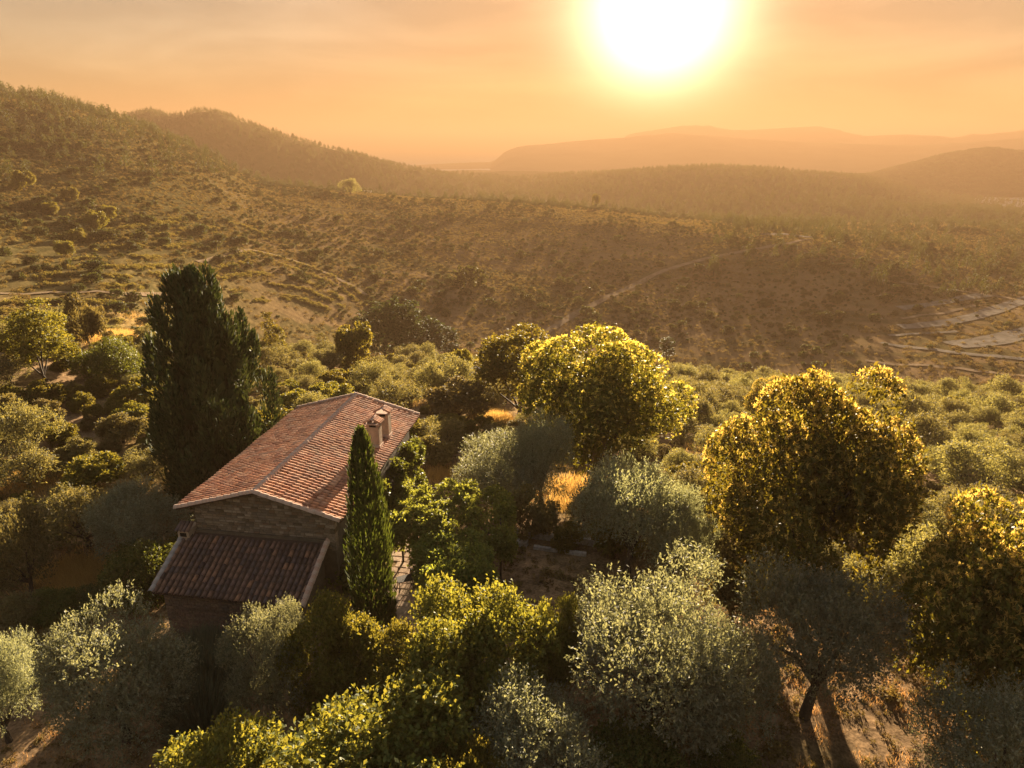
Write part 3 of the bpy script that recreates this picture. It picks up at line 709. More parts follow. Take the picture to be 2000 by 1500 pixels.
def proto(key, crown_parts, trunk=None, a=1.0, h=1.0):
    """crown_parts: list of (part name, V, F, material, is_stuff)"""
    parts = []
    for nm, V, F, mat, st in crown_parts: parts.append((nm, np_mesh(nm, V, F, [mat]), st))
    q = crown_parts[0][1]; a = float(np.percentile(np.hypot(q[:, 0], q[:, 1]), 97)); h = float(np.percentile(q[:, 2], 99))
    if trunk is not None: parts.append(('trunk', trunk.mesh('trunk', [M['bark']], True), False))
    PROTO[key] = (parts, a, h)
def olive_proto(key, seed, nsp, per, a=3.0, h0=.9, h1=5.2, ncl=46, rc=.95, Ln=.125, Wd=.05, slen=.5, mat='olive', lobes=3, up=.55, th=1.3):
    r = np.random.default_rng(seed); C, rr, o = crown_clumps(r, ncl, a, h0, h1, rc, lobes=lobes)
    V, F = sprig_crown(r, C, rr, o, nsp, per, Ln, Wd, slen, up)
    proto(key, [('crown', V, F, M[mat], True)], trunk_mb(r, th, .22*a/3, C, .3, 7), a, h1)
for i in range(4): olive_proto('olive%d' % i, 40+i, 5200, 7, ncl=(30, 40, 34, 46)[i], rc=(1.15, .95, 1.05, .9)[i], lobes=(2, 3, 4, 2)[i], h0=(.7, .9, 1.9, .6)[i], th=(1.3, 1.3, 2.1, 1.2)[i])
for i in range(4): olive_proto('olive_mid%d' % i, 60+i, 1700, 5, Ln=.24, Wd=.10, slen=.6, mat='olive_far', ncl=34, h0=.4)
for i in range(3): olive_proto('olive_low%d' % i, 70+i, 800, 4, Ln=.36, Wd=.17, slen=.6, mat='olive_far', ncl=24, h0=.3)
def bush_proto(key, seed, nsp, per, mat, a=2.2, h0=.1, h1=4.0, ncl=40, rc=.75, Ln=.115, Wd=.07, slen=.30, up=.35, lobes=3, **k):
    r = np.random.default_rng(seed); C, rr, o = crown_clumps(r, ncl, a, h0, h1, rc, lobes=lobes, kmin=.74)
    V, F = sprig_crown(r, C, rr, o, nsp, per, Ln, Wd, slen, up, **k)
    proto(key, [('crown', V, F, M[mat], True)], trunk_mb(r, .9, .14, C, .15, 5), a, h1)
for i in range(3): bush_proto('bright%d' % i, 80+i, 6400, 6, 'bright', ncl=44)
for i in range(2): bush_proto('laurel%d' % i, 90+i, 4200, 5, 'laurel', h1=3.0, Ln=.15, Wd=.065, face=.6)
for i in range(3): bush_proto('green_mid%d' % i, 100+i, 1700, 5, 'green_far', Ln=.28, Wd=.15, ncl=28)
for i in range(3): bush_proto('green_low%d' % i, 110+i, 800, 4, 'green_far', Ln=.32, Wd=.18, ncl=20)
for i in range(2): bush_proto('brown_mid%d' % i, 120+i, 1500, 5, 'brown_far', Ln=.28, Wd=.12, ncl=26)
for i in range(3): bush_proto('scrub%d' % i, 130+i, 200, 4, 'scrub', a=1.6, h1=2.4, Ln=.46, Wd=.28, ncl=14, rc=.7)
for i in range(2): bush_proto('tall%d' % i, 140+i, 2600, 6, 'green_far', a=2.5, h0=1.4, h1=7.6, ncl=44, rc=.85, Ln=.2, Wd=.11, up=.7)
for i in range(2): bush_proto('slim%d' % i, 155+i, 700, 4, 'green_far', a=1.7, h0=.6, h1=14, ncl=40, rc=.9, Ln=.4, Wd=.22, up=1.2, lobes=0)
for i in range(2): bush_proto('poplar%d' % i, 150+i, 700, 4, 'poplar', a=1.7, h0=.6, h1=14, ncl=40, rc=.9, Ln=.5, Wd=.28, up=1.2, lobes=0)
for i in range(2): bush_proto('tuft%d' % i, 190+i, 42, 2, 'tuft', a=.9, h0=0, h1=.75, Ln=.42, Wd=.17, ncl=7, rc=.4, slen=.25, up=.8)
for i in range(2): bush_proto('bank%d' % i, 195+i, 42, 2, 'bank', a=.9, h0=0, h1=.75, Ln=.42, Wd=.17, ncl=7, rc=.4, slen=.25, up=.8)
def pine_proto(key, seed, nsp, a=2.2, h1=8.0, Ln=.6, Wd=.25):
    r = np.random.default_rng(seed); n = 26; t = r.uniform(0, 1, n); ang = r.uniform(0, 6.28, n)
    rad = a*(1-t*.8)*r.uniform(.5, 1, n); C = np.stack([np.cos(ang)*rad, np.sin(ang)*rad, 1.2+t*(h1-1.6)], 1); rr = .85*(1-t*.45)
    o = unit(np.stack([np.cos(ang), np.sin(ang), .4+t], 1))
    V, F = sprig_crown(r, C, rr, o, nsp, 3, Ln, Wd, .5, .4)
    proto(key, [('crown', V, F, M['pine'], True)], trunk_mb(r, h1*.6, .16, None, .1), a, h1)
for i in range(3): pine_proto('pine%d' % i, 160+i, 170)
def chestnut_proto(key, seed, nsp, per, a=5.2, h0=1.2, h1=10.0, ncat=2600):
    r = np.random.default_rng(seed); C, rr, o = crown_clumps(r, 96, a, h0, h1, 1.25, kmin=.64, inner=.26, lobes=2)
    V, F = sprig_crown(r, C, rr, o, nsp, per, .25, .105, .45, .25, jit=.9)
    # catkins: pale drooping tassels radiating from the twig ends of the upper and outer crown
    top = np.nonzero((o[:, 2] > -.35))[0]; w = rr[top]**2*(1+1.5*np.clip(o[top, 2], 0, 1)); ci = top[r.choice(len(top), ncat, p=w/w.sum())]
    d = unit(sph(r, ncat)*1.1+o[ci]*.9+np.array([0, 0, .4])); base = C[ci]+d*(rr[ci]*1.10)[:, None]
    per2 = 13; A = unit(np.repeat(d, per2, 0)*.8+r.normal(size=(ncat*per2, 3))*.65); L2 = r.uniform(.10, .24, ncat*per2)
    P = np.repeat(base, per2, 0)+A*(L2/2)[:, None]
    V2, F2 = leaf_quads(P, A, sph(r, ncat*per2), L2, np.full(ncat*per2, .04))
    proto(key, [('crown', V, F, M['chestnut'], True), ('catkins', V2, F2, M['catkin'], True)], trunk_mb(r, 2.6, .42, C, .2, 9), a, h1)
chestnut_proto('chestnut0', 170, 8200, 6, ncat=1700); chestnut_proto('chestnut1', 171, 9000, 6, a=5.4); chestnut_proto('chestnut2', 172, 7000, 6, a=4.2, h0=.6, h1=8, ncat=2300)
def cypress_proto():
    r = np.random.default_rng(180); h = 11.2; n = 7600
    t = r.beta(1.0, 1.1, n); ang = r.uniform(0, 6.28, n)
    prof = lambda t: 1.12*np.minimum(1, (1-t)**.45*1.32)*(.8+.2*np.minimum(1, t/.12))
    ridge = 1+.13*np.sin(7*ang+t*5)+.09*np.sin(13*ang-t*9)
    rad = prof(t)*ridge*r.uniform(.75, 1.02, n)
    P = np.stack([np.cos(ang)*rad, np.sin(ang)*rad, t*(h-.2)+.1], 1); o = np.stack([np.cos(ang), np.sin(ang), ang*0], 1)
    A = unit(np.array([0, 0, 1.0])+o*.28+r.normal(size=(n, 3))*.16); N = unit(o+r.normal(size=(n, 3))*.35); N = unit(N-A*(N*A).sum(1, keepdims=True))
    V, F = leaf_quads(P, A, N, r.uniform(.28, .62, n), r.uniform(.06, .12, n))
    proto('cypress0', [('crown', V, F, M['cypress'], True)], trunk_mb(r, 2, .16, None, 0), 1.12, h)
cypress_proto()
def conifer_proto():
    r = np.random.default_rng(181); h = 16.0; n = 135; t = np.linspace(.0, .97, n)**1.05; r.shuffle(t); ang = r.uniform(0, 6.28, n)
    prof = 4.7*np.minimum(1, np.clip(1-t, 0, 1)**.52*1.22+.10)*(.80+.20*np.minimum(1, t/.2))
    rad = prof*np.sqrt(r.uniform(.35, .92, n)); C = np.stack([np.cos(ang)*rad, np.sin(ang)*rad, .8+t*(h-2.6)], 1); rr = r.uniform(.6, 1.05, n)*(1-.35*t)
    o = unit(np.stack([np.cos(ang), np.sin(ang), .35+.5*t], 1))
    # each clump is a flame, taller than wide
    N_ = 17000; ci = r.integers(0, n, N_); d = unit(sph(r, N_)+o[ci]*.5); u = r.uniform(.55, 1.05, N_)
    P = C[ci]+d*np.stack([rr[ci]*u, rr[ci]*u, rr[ci]*u*1.9], 1)
    A = unit(np.array([0, 0, .9])+d*.5+o[ci]*.25+r.normal(size=(N_, 3))*.3); Nn = unit(d+r.normal(size=(N_, 3))*.4); Nn = unit(Nn-A*(Nn*A).sum(1, keepdims=True))
    V, F = leaf_quads(P, A, Nn, r.uniform(.3, .62, N_), r.uniform(.10, .2, N_))
    # dense inner foliage so that little daylight passes
    K = 4200; t2 = r.beta(1, 1.15, K); a2 = r.uniform(0, 6.28, K); r2 = 4.2*np.clip(1-t2, 0, 1)**.5*np.sqrt(r.uniform(0, .6, K))
    P2 = np.stack([np.cos(a2)*r2, np.sin(a2)*r2, .5+t2*(h-2.2)], 1)
    V2, F2 = leaf_quads(P2, unit(np.array([0, 0, 1.])+r.normal(size=(K, 3))*.4), sph(r, K), r.uniform(.8, 1.3, K), r.uniform(.5, .8, K))
    proto('conifer0', [('crown', np.r_[V, V2], np.r_[F, F2+len(V)].astype(np.int32), M['conifer'], True)], trunk_mb(r, 8, .4, None, 0), 4.6, h)
conifer_proto()
def lavender_proto():
    r = np.random.default_rng(185); n = 3600; d = sph(r, n); d[:, 2] = np.abs(d[:, 2]); k = r.uniform(.35, 1, n)
    P = d*np.stack([.75*k, .75*k, .55*k], 1); A = unit(d*.8+np.array([0, 0, .6])+r.normal(size=(n, 3))*.15)
    V, F = leaf_quads(P+A*.15, A, sph(r, n), r.uniform(.25, .5, n), np.full(n, .022))
    proto('lavender0', [('crown', V, F, M['lavender'], True)], None, .95, .95)
lavender_proto()

def plant(key, name, loc, a, h, label, cat, group=None, rz=None, ay=None):
    parts, pa, ph = PROTO[key]
    rz = rnd.uniform(0, 6.28) if rz is None else rz
    o = empty(name, tuple(loc), rz, (a/pa, (ay or a)/pa, h/ph)); tag(o, label, cat, group)
    for nm, me, st in parts:
        c = mobj(nm, me, o)
        if st: c['kind'] = 'stuff'
    return o
PLANTED = []
def from_photo(px, yb, yt, w):
    bx = px
    for _ in range(3):                              # stand the tree so that its middle, not its foot, sits at px
        g = ground(bx, yb); D = math.hypot(g[0], g[1]); top = at_d(px, yt, D)
        m_ = proj((g[0], g[1], (g[2]+top[2])/2)); bx += px-m_[0][0]
    fw = m_[2][0]
    return g, w*fw/FPX/2, max(top[2]-g[2], .5)
def tree(key, name, px, yb, yt, w, label, cat, group=None, rz=None):
    """stand one plant where the photograph shows it and size it so that its outline has the photographed height and width"""
    rz = rnd.uniform(0, 6.28) if rz is None else rz
    parts, pa, ph = PROTO[key]; g, a, h = from_photo(px, yb, yt, w)
    me = parts[0][1]; v = np.empty(len(me.vertices)*3, dtype=np.float32); me.vertices.foreach_get('co', v); v = v.reshape(-1, 3)[::max(1, len(v)//3//2500)]
    c, s = math.cos(rz), math.sin(rz); vx = v[:, 0]*c-v[:, 1]*s; vy = v[:, 0]*s+v[:, 1]*c; bx = proj(g)[0][0]
    for _ in range(5):
        X, Y, _f = proj(np.stack([g[0]+vx*a/pa, g[1]+vy*a/pa, g[2]+v[:, 2]*h/ph], -1))
        xl, xr = np.percentile(X, [2, 98]); top = np.percentile(Y, 2)
        a *= min(1.3, max(.7, w/(xr-xl))); h *= min(1.25, max(.75, (yb-yt)/max(yb-top, 5))); bx += (px-(xl+xr)/2)*.9
        g = ground(bx, yb)
    PLANTED.append((g[0], g[1], a))
    return plant(key, name, (g[0], g[1], g[2]-.05), a, h, label, cat, group, rz=rz)

# ------------------------------------------------------------------ trees and shrubs one can point at
T = tree
T('chestnut0', 'chestnut_tree', 1172, 930, 668, 278, 'domed chestnut tree flecked with yellow catkins, standing alone in the middle beyond the farmhouse', 'tree')
T('chestnut1', 'chestnut_tree', 1588, 1190, 762, 360, 'largest chestnut tree with bright yellow catkins, right of centre behind two olive trees', 'tree')
T('chestnut2', 'chestnut_tree', 1965, 1400, 1018, 350, 'chestnut tree thick with yellow catkins, cut off by the right edge', 'tree')
T('chestnut2', 'chestnut_tree', 1500, 850, 748, 75, 'small chestnut with yellow tips peeping out behind the largest chestnut', 'tree')
T('olive0', 'olive_tree', 222, 1450, 1172, 275, 'broad grey-green olive tree at lower left, in front of the annexe corner', 'tree')
T('olive1', 'olive_tree', 520, 1410, 1185, 160, 'slender upright olive tree in front of the annexe door, beside the lavender', 'tree')
T('olive3', 'olive_tree', -12, 1450, 1245, 150, 'olive tree cut off by the left edge in the lower corner', 'tree')
T('olive3', 'olive_tree', 1035, 1600, 1335, 265, 'silvery olive tree at the bottom edge in front of the dark round tree', 'tree')
T('olive0', 'olive_tree', 1285, 1440, 1115, 300, 'tall silvery olive tree right of the bare courtyard, biggest of the foreground olives', 'tree', rz=2.2)
T('olive1', 'olive_tree', 1395, 1490, 1230, 230, 'olive tree leaning against the right flank of the biggest foreground olive', 'tree', rz=.6)
T('olive2', 'olive_tree', 1608, 1400, 1108, 300, 'dark olive tree with bare leaning trunk on open brown ground', 'tree', rz=1.2)
T('olive3', 'olive_tree', 1945, 1620, 1335, 300, 'shaded grey olive tree in the bottom right corner', 'tree', rz=4)
T('olive2', 'olive_tree', 1228, 1140, 902, 190, 'tall olive tree on the right rim of the courtyard, behind the stone steps', 'tree', rz=3)
T('olive3', 'olive_tree', 1335, 1140, 960, 130, 'narrower olive tree touching the tall one at the courtyard rim', 'tree', rz=.3)
T('olive0', 'olive_tree', 985, 985, 845, 170, 'wide pale olive tree between the vine arbour and the domed chestnut', 'tree', rz=5)
T('olive1', 'olive_tree', 1055, 990, 818, 115, 'olive tree with a dark forked stem just left of the dry clearing', 'tree', rz=1)
T('cypress0', 'cypress_tree', 725, 1240, 856, 80, 'slim columnar dark green cypress at the near right corner of the farmhouse', 'tree')
T('conifer0', 'conifer_tree', 410, 965, 546, 232, 'huge dark cypress-like conifer standing behind the left side of the farmhouse', 'tree')
T('tall0', 'tall_tree', 1012, 812, 648, 140, 'tall rounded green tree directly left of the domed chestnut', 'tree')
T('green_mid1', 'small_tree', 897, 748, 686, 48, 'small pointed green tree beside the little white hut', 'tree')
T('green_mid0', 'round_tree', 690, 725, 636, 62, 'golden green round tree rising above the ridge end of the farmhouse roof', 'tree')
T('tall1', 'tall_tree', 70, 745, 600, 135, 'bushy yellow-green tree at the left edge above the olive rows', 'tree')
T('brown_mid0', 'round_tree', 165, 672, 583, 75, 'brownish rounded tree behind the bushy yellow-green one at left', 'tree')
T('laurel0', 'dark_tree', 205, 748, 665, 125, 'low dark spreading tree left of the huge conifer, below the golden meadow', 'tree')
T('green_mid2', 'small_tree', 300, 735, 690, 45, 'small green tree touching the left flank of the huge conifer', 'tree')
T('brown_mid1', 'shrub', 893, 820, 742, 105, 'rounded brown-green shrub beyond the chimneys, below the small pointed tree', 'shrub')
T('bright0', 'round_tree', 940, 1430, 1150, 245, 'large round dark green tree with sunlit crown, lower centre', 'tree')
T('bright1', 'shrub', 1072, 1390, 1180, 120, 'yellow-green leafy shrub on the right shoulder of the large round tree', 'shrub')
T('bright2', 'shrub', 655, 1400, 1180, 180, 'dark green shrub with bright shoots under the slim cypress', 'shrub')
T('bright0', 'shrub', 795, 1430, 1228, 165, 'green shrub between the slim cypress and the large round tree', 'shrub', rz=2)
T('bright0', 'leafy_tree', 700, 1700, 1345, 420, 'big light green leafy tree filling the bottom edge left of centre', 'tree', rz=1)
T('bright2', 'shrub', 450, 1720, 1425, 270, 'low light green shrub at the bottom edge, left of the big leafy tree', 'shrub', rz=3.3)
T('bright0', 'shrub', 920, 1700, 1452, 130, 'small leafy shrub at the bottom edge beside the silvery olive', 'shrub', rz=4)
T('laurel1', 'shrub', 1220, 1590, 1415, 200, 'dark green low shrub at the bottom edge, in the shade of the biggest olive', 'shrub')
T('laurel0', 'shrub', 1430, 1570, 1440, 150, 'deep green shrub under the right skirt of the biggest olive', 'shrub')
T('laurel0', 'shrub', 285, 1165, 1062, 160, 'glossy green laurel shrub against the left verge of the annexe', 'shrub', rz=2)
T('laurel1', 'shrub', 175, 1195, 1145, 120, 'low glossy laurel shrub beside the golden grass tuft', 'shrub', rz=1)
T('olive3', 'shrub', 268, 1095, 945, 180, 'dusky rounded evergreen shrub left of the gable, below the huge conifer', 'shrub', rz=.9)
T('olive_mid1', 'olive_tree', 30, 1170, 995, 130, 'olive tree at the left edge level with the annexe roof', 'tree')
T('lavender0', 'lavender_bush', 395, 1305, 1225, 125, 'upper pale lavender bush against the annexe wall', 'shrub')
T('lavender0', 'lavender_bush', 405, 1360, 1262, 140, 'middle grey-green lavender bush below the annexe door', 'shrub')
T('lavender0', 'lavender_bush', 385, 1425, 1325, 125, 'lowest grey-green lavender bush between the two lower left olives', 'shrub')
T('laurel0', 'shrub', 90, 1215, 1150, 110, 'dark shrub left of the golden grass tuft', 'shrub', rz=5)
T('olive_mid2', 'shrub', 20, 1240, 1160, 110, 'bluish grey shrub at the left edge above the corner olive', 'shrub')
T('brown_mid1', 'shrub', 90, 1300, 1235, 130, 'dry brown shrub behind the broad lower left olive', 'shrub')
T('olive_mid0', 'olive_tree', 55, 900, 790, 120, 'round dome-like olive bush at the far left, edge-lit in gold', 'tree')
T('brown_mid0', 'shrub', 1040, 1050, 955, 90, 'dull brown shrub behind the stone trough, below the forked olive', 'shrub')
T('olive_mid3', 'shrub', 1140, 1020, 965, 60, 'small grey shrub between the dry clearing and the courtyard olive', 'shrub')
T('green_mid1', 'shrub', 1110, 1070, 1020, 55, 'weedy green shrub growing at the right end of the stone trough', 'shrub')
T('brown_mid0', 'shrub', 1440, 1190, 1060, 110, 'shaded brown shrub at the left foot of the largest chestnut', 'shrub', rz=2)
T('olive_mid1', 'olive_tree', 1820, 1165, 1030, 150, 'dark olive tree between the largest chestnut and the right-edge chestnut', 'tree')
T('olive_mid2', 'olive_tree', 1700, 1010, 905, 130, 'olive tree just right of the largest chestnut, half behind its crown', 'tree', rz=2)
for i, (x, yb, yt, w) in enumerate([(528,700,612,30),(545,702,640,22),(628,690,652,24),(716,705,612,40),(745,706,596,44),(775,706,588,46),(800,704,592,38),(835,700,622,50),(870,700,640,44)]):
    T('slim%d' % (i % 2) if i < 3 else 'poplar%d' % (i % 2), 'poplar_tree', x, yb, yt, w, ['narrow pale poplar just right of the huge conifer', 'shorter pale poplar, second to the right of the huge conifer', 'thin pale poplar standing alone left of the golden round tree', 'leftmost poplar of the hazy valley row, right behind the golden round tree', 'tallest poplar of the hazy row, second from its left end', 'middle poplar of the hazy row at the foot of the central slope', 'narrow poplar, fourth from the left in the hazy valley row', 'broad poplar, second from the right end of the hazy valley row', 'low rounded poplar ending the hazy valley row at right'][i], 'tree', 'poplars in the valley')
T('poplar0', 'poplar_tree', 1303, 705, 660, 26, 'single hazy cypress-shaped tree in the valley right of the domed chestnut', 'tree')
T('tall0', 'lone_tree', 1164, 408, 380, 14, 'lone tall tree with bare stem on the crest of the central hill', 'tree')
T('olive_mid0', 'round_tree', 682, 380, 350, 38, 'dark round tree on the hill crest beside the pale far roof', 'tree')
T('scrub0', 'round_tree', 918, 560, 520, 56, 'rounded bush standing out on the hazy slope above the poplars', 'tree')
for i, (x, y, w) in enumerate([(125,500,36),(152,473,32),(186,447,42),(208,430,34),(44,372,46),(136,392,32),(98,420,30)]):
    T('green_mid%d' % (i % 3), 'round_bush', x, y, y-w*.8, w, ['lowest of the dark bushes lining the left terrace diagonally', 'second dark bush up the diagonal line beside the left terraces', 'largest dark bush in the diagonal line beside the left terraces', 'topmost bush of the diagonal line beside the left terraces', 'broad round bush high on the left edge of the hillside', 'round bush alone on the dry upper left slope', 'small round bush below the lone one on the dry upper left slope'][i], 'shrub', 'rounded bushes on the left slope')
T('scrub1', 'round_tree', 660, 437, 420, 20, 'small bush near the top of the terraced hill', 'tree')

# vine arbours: posts, beams and a thick mat of leaves
def arbour(corners_px, ztop, th, label, seed, nsp):
    r = np.random.default_rng(seed); P = [at_z(x, y, ztop) for x, y in corners_px]
    c = sum(P)/4; g = hz(c[0], c[1]); root = empty('vine_arbour', (c[0], c[1], g)); tag(root, label, 'arbour')
    loc = [(p[0]-c[0], p[1]-c[1]) for p in P]
    for x, y in loc:
        x *= .93; y *= .93
        MB().tube([(x, y, -.3), (x, y, ztop-g-.3)], [.07, .06], 8).build('post', M['bark'], root)
    for i in range(4):
        a, b = loc[i], loc[(i+1) % 4]; MB().tube([(a[0]*.93, a[1]*.93, ztop-g-.25), (b[0]*.93, b[1]*.93, ztop-g-.25)], [.05, .05], 6).build('beam', M['bark'], root)
    n = 150; u = r.uniform(0, 1, n); v = r.uniform(0, 1, n); edge = r.random(n) < .35
    u[edge] = np.round(u[edge]); A = np.array(loc)
    xy = ((1-u)*(1-v))[:, None]*A[0]+(u*(1-v))[:, None]*A[1]+(u*v)[:, None]*A[2]+((1-u)*v)[:, None]*A[3]
    front = r.random(n) < .35; v2 = np.where(front, 0, v); xy2 = ((1-u)*(1-v2))[:, None]*A[0]+(u*(1-v2))[:, None]*A[1]+(u*v2)[:, None]*A[2]+((1-u)*v2)[:, None]*A[3]
    xy = np.where(front[:, None], xy2, xy)
    hang = (edge | front)*r.uniform(0, th, n)
    C = np.c_[xy, ztop-g-.35-hang+r.uniform(-.15, .25, n)]; rr = r.uniform(.32, .58, n)
    o = unit(np.c_[xy*.35, np.where(hang > 0, .3, 1.2)])
    V, F = sprig_crown(r, C, rr, o, nsp, 6, .16, .10, .32, .1, droop=.25)
    tag(mobj('vine_leaves', np_mesh('vine_leaves', V, F, [M['vine']]), root), kind='stuff')
    return root
arbour([(775,1020),(985,1040),(985,955),(790,940)], 3.0, .9, 'broad leafy vine arbour along the farmhouse side, nearer the domed chestnut', 201, 8200)
arbour([(850,1130),(945,1105),(935,1050),(815,1045)], 2.7, 1.7, 'shaggy vine arbour with hanging shoots over the sunlit terrace', 202, 7000)
# ivy on the right wall of the house
r = np.random.default_rng(210); n = 46; C = np.c_[np.full(n, WX+.15)+r.uniform(-.1, .3, n), r.uniform(.3, HL-.2, n), r.uniform(.3, 4.5, n)]; rr = r.uniform(.4, .62, n)
V, F = sprig_crown(r, C, rr, np.tile([[1., 0, .2]], (n, 1)), 3200, 5, .2, .13, .35, .1, droop=.2)
iv = mobj('ivy', np_mesh('ivy', V, F, [M['laurel']]), None, (-13.4, 31.5, 0), (0, 0, HROT)); tag(iv, 'thick dark green ivy climbing the right-hand wall under the eaves', 'climbing plant')

# ------------------------------------------------------------------ terrace, table, trough, path
def pavers(name, poly_px, z0, label, size, mat, seed):
    P = [at_z(x, y, z0) for x, y in poly_px]; q = random.Random(seed); c = sum(P)/len(P)
    root = empty(name, (c[0], c[1], 0), HROT); tag(root, kind='structure')
    inv = Matrix.Rotation(-HROT, 2); L = [inv @ Vector((p[0]-c[0], p[1]-c[1])) for p in P]
    def inside(x, y):
        s = False
        for i in range(len(L)):
            a, b = L[i], L[(i+1) % len(L)]
            if (a.y > y) != (b.y > y) and x < (b.x-a.x)*(y-a.y)/(b.y-a.y)+a.x: s = not s
        return s
    x0, x1 = min(p.x for p in L), max(p.x for p in L); y0, y1 = min(p.y for p in L), max(p.y for p in L)
    me = [stone_mesh(1, 1, 1, 300+i).mesh('paving_stone', [mat]) for i in range(5)]
    y = y0; k = 0
    while y < y1:
        h = size*q.uniform(.8, 1.2); x = x0+q.uniform(-.3, 0)
        while x < x1:
            w = size*q.uniform(.8, 1.6)
            if inside(x+w/2, y+h/2):
                gx = hz(*(Vector((c[0], c[1]))+Matrix.Rotation(HROT, 2) @ Vector((x+w/2, y+h/2))))
                o = mobj('paving_stone', me[k % 5], root, (x+w/2, y+h/2, max(gx, z0)+q.uniform(-.01, .01)), (-math.pi/2, 0, 0), (w*1.12, .09, h*1.12)); k += 1
            x += w
        y += h
    return root
pavers('terrace', [(765,1235),(850,1245),(880,1120),(850,1060),(768,1050)], .1, '', .5, M['paving'], 1)
pavers('paved_path', [(1095,1300),(1165,1290),(1160,1235),(1105,1250)], .12, '', .42, M['pale_stone'], 2)
tp = at_z(792, 1150, .2); tb = empty('garden_table', (tp[0], tp[1], .18), .4); tag(tb, 'small dark metal garden table on the sunlit terrace', 'table')
MB().box(-.45, .45, -.3, .3, .70, .73).build('table_top', M['iron'], tb)
for sx in (-1, 1):
    for sy in (-1, 1): MB().tube([(sx*.40, sy*.25, 0), (sx*.36, sy*.22, .7)], [.022, .022], 6).build('leg', M['iron'], tb)
tp = at_z(812, 1135, .2); ch = empty('garden_chair', (tp[0], tp[1], .18), 2.2); tag(ch, 'dark metal garden chair next to the terrace table', 'chair')
MB().box(-.21, .21, -.21, .21, .43, .46).build('seat', M['iron'], ch)
MB().box(-.21, .21, .19, .22, .5, .9).build('backrest', M['iron'], ch)
for sx in (-1, 1):
    MB().tube([(sx*.19, -.19, 0), (sx*.19, -.19, .43)], [.018, .018], 6).build('leg', M['iron'], ch)
    MB().tube([(sx*.19, .2, 0), (sx*.19, .2, .9)], [.018, .018], 6).build('leg', M['iron'], ch)
def kerb(pa, pb, z, w, h, name, label, n):
    a = ground(*pa); b = ground(*pb); L = np.hypot(*(b-a)[:2]); ang = math.atan2(b[1]-a[1], b[0]-a[0])
    o = empty(name, (a[0], a[1], a[2]), ang); tag(o, label, 'wall'); q = random.Random(int(L*100)); x = 0; dz = (b[2]-a[2])/L
    while x < L:
        l = L/n*q.uniform(.7, 1.3); MB().box(x+.01, min(x+l, L)-.01, -w/2+q.uniform(-.02, .02), w/2+q.uniform(-.02, .02), -.5+dz*x, h+dz*x+q.uniform(-.02, .02)).build('stone_block', M['pale_stone'], o); x += l
kerb((1030,1050), (1165,1068), 0, .32, .45, 'stone_trough', 'long low pale stone wall at the top of the courtyard', 6)
kerb((1042,1074), (1145,1088), 0, .25, .22, 'stone_edging', 'thin pale stone edging just below the long low wall', 7)
kerb((960,1056), (1030,1068), 0, .5, .35, 'rough_wall', 'short rough stone wall joining the arbour to the long low wall', 5)
p = ground(1006, 1048); MB().add([(-.3,-.25,-.2),(.3,-.28,-.2),(.33,.25,-.2),(-.3,.28,-.2),(-.22,-.2,.42),(.2,-.22,.46),(.24,.18,.40),(-.2,.2,.44)], [(4,5,6,7),(0,1,5,4),(1,2,6,5),(2,3,7,6),(3,0,4,7)]).build('boulder', M['pale_stone'], None, loc=tuple(p))
tag(bpy.data.objects['boulder'], 'pale squared boulder standing behind the long low wall', 'rock')

# huts on the slopes
def hut(px, py, w, d, h, rz, label, pitch=.25):
    g = ground(px, py); o = empty('hut', tuple(g), rz); tag(o, label, 'building')
    wl = MB().box(-w/2, w/2, -d/2, d/2, -1.5, h).build('wall', M['white_wall'], o)
    MB().box(-w*.12, w*.1, -d/2-.03, -d/2-.004, 0, h*.72).build('door', M['door'], o)
    MB().add([(-w/2-.2,-d/2-.25,h+.01),(w/2+.2,-d/2-.25,h+.01),(w/2+.2,d/2+.25,h+.01),(-w/2-.2,d/2+.25,h+.01),(-w/2-.2,0,h+d*pitch),(w/2+.2,0,h+d*pitch)], [(0,1,5,4),(2,3,4,5),(0,4,3),(1,2,5),(3,2,1,0)]).build('roof', M['white_roof'], o)
hut(942, 752, 4.2, 3.4, 2.0, -.3, 'little white hut with pale roof between small pointed tree and tall rounded tree')
hut(718, 376, 10, 5, .8, .1, 'long pale-roofed building on the far hill crest beside the dark round tree')
hut(1213, 770, 3, 2.5, 1.6, .4, 'tiny pale hut hidden behind the top of the domed chestnut')
hut(845, 703, 4, 3, 1.8, .5, 'small whitish shed at the valley edge near the poplars')

# ------------------------------------------------------------------ planted slopes: olives and shrubs, one by one
def zone(px, r):
    if px < 300: s = 'left of the huge conifer'
    elif px < 560: s = 'behind the huge conifer'
    elif px < 850: s = 'beyond the farmhouse roof'
    elif px < 1340: s = 'around the domed chestnut'
    elif px < 1790: s = 'around the largest chestnut'
    else: s = 'by the right edge, beyond the catkin-covered chestnut'
    return s
MARKS = [(1172, 790, 150, 130, 'the domed chestnut'), (1588, 960, 180, 190, 'the largest chestnut'), (1965, 1180, 150, 180, 'the right-edge chestnut'), (410, 740, 120, 200, 'the huge conifer'), (600, 880, 170, 110, 'the farmhouse roof'), (1012, 720, 70, 80, 'the tall rounded tree'), (897, 715, 25, 30, 'the small pointed tree'), (70, 665, 65, 60, 'the bushy yellow-green tree'), (205, 700, 60, 40, 'the low dark spreading tree'), (690, 680, 30, 40, 'the golden round tree'), (55, 840, 60, 50, 'the round edge-lit olive'), (268, 1015, 90, 70, 'the dusky evergreen shrub'), (965, 910, 90, 70, 'the wide pale olive'), (1228, 1020, 90, 100, 'the tall courtyard olive'), (1860, 800, 30, 20, 'the dry gap in the right-hand grove'), (30, 1080, 60, 70, 'the left-edge olive')]
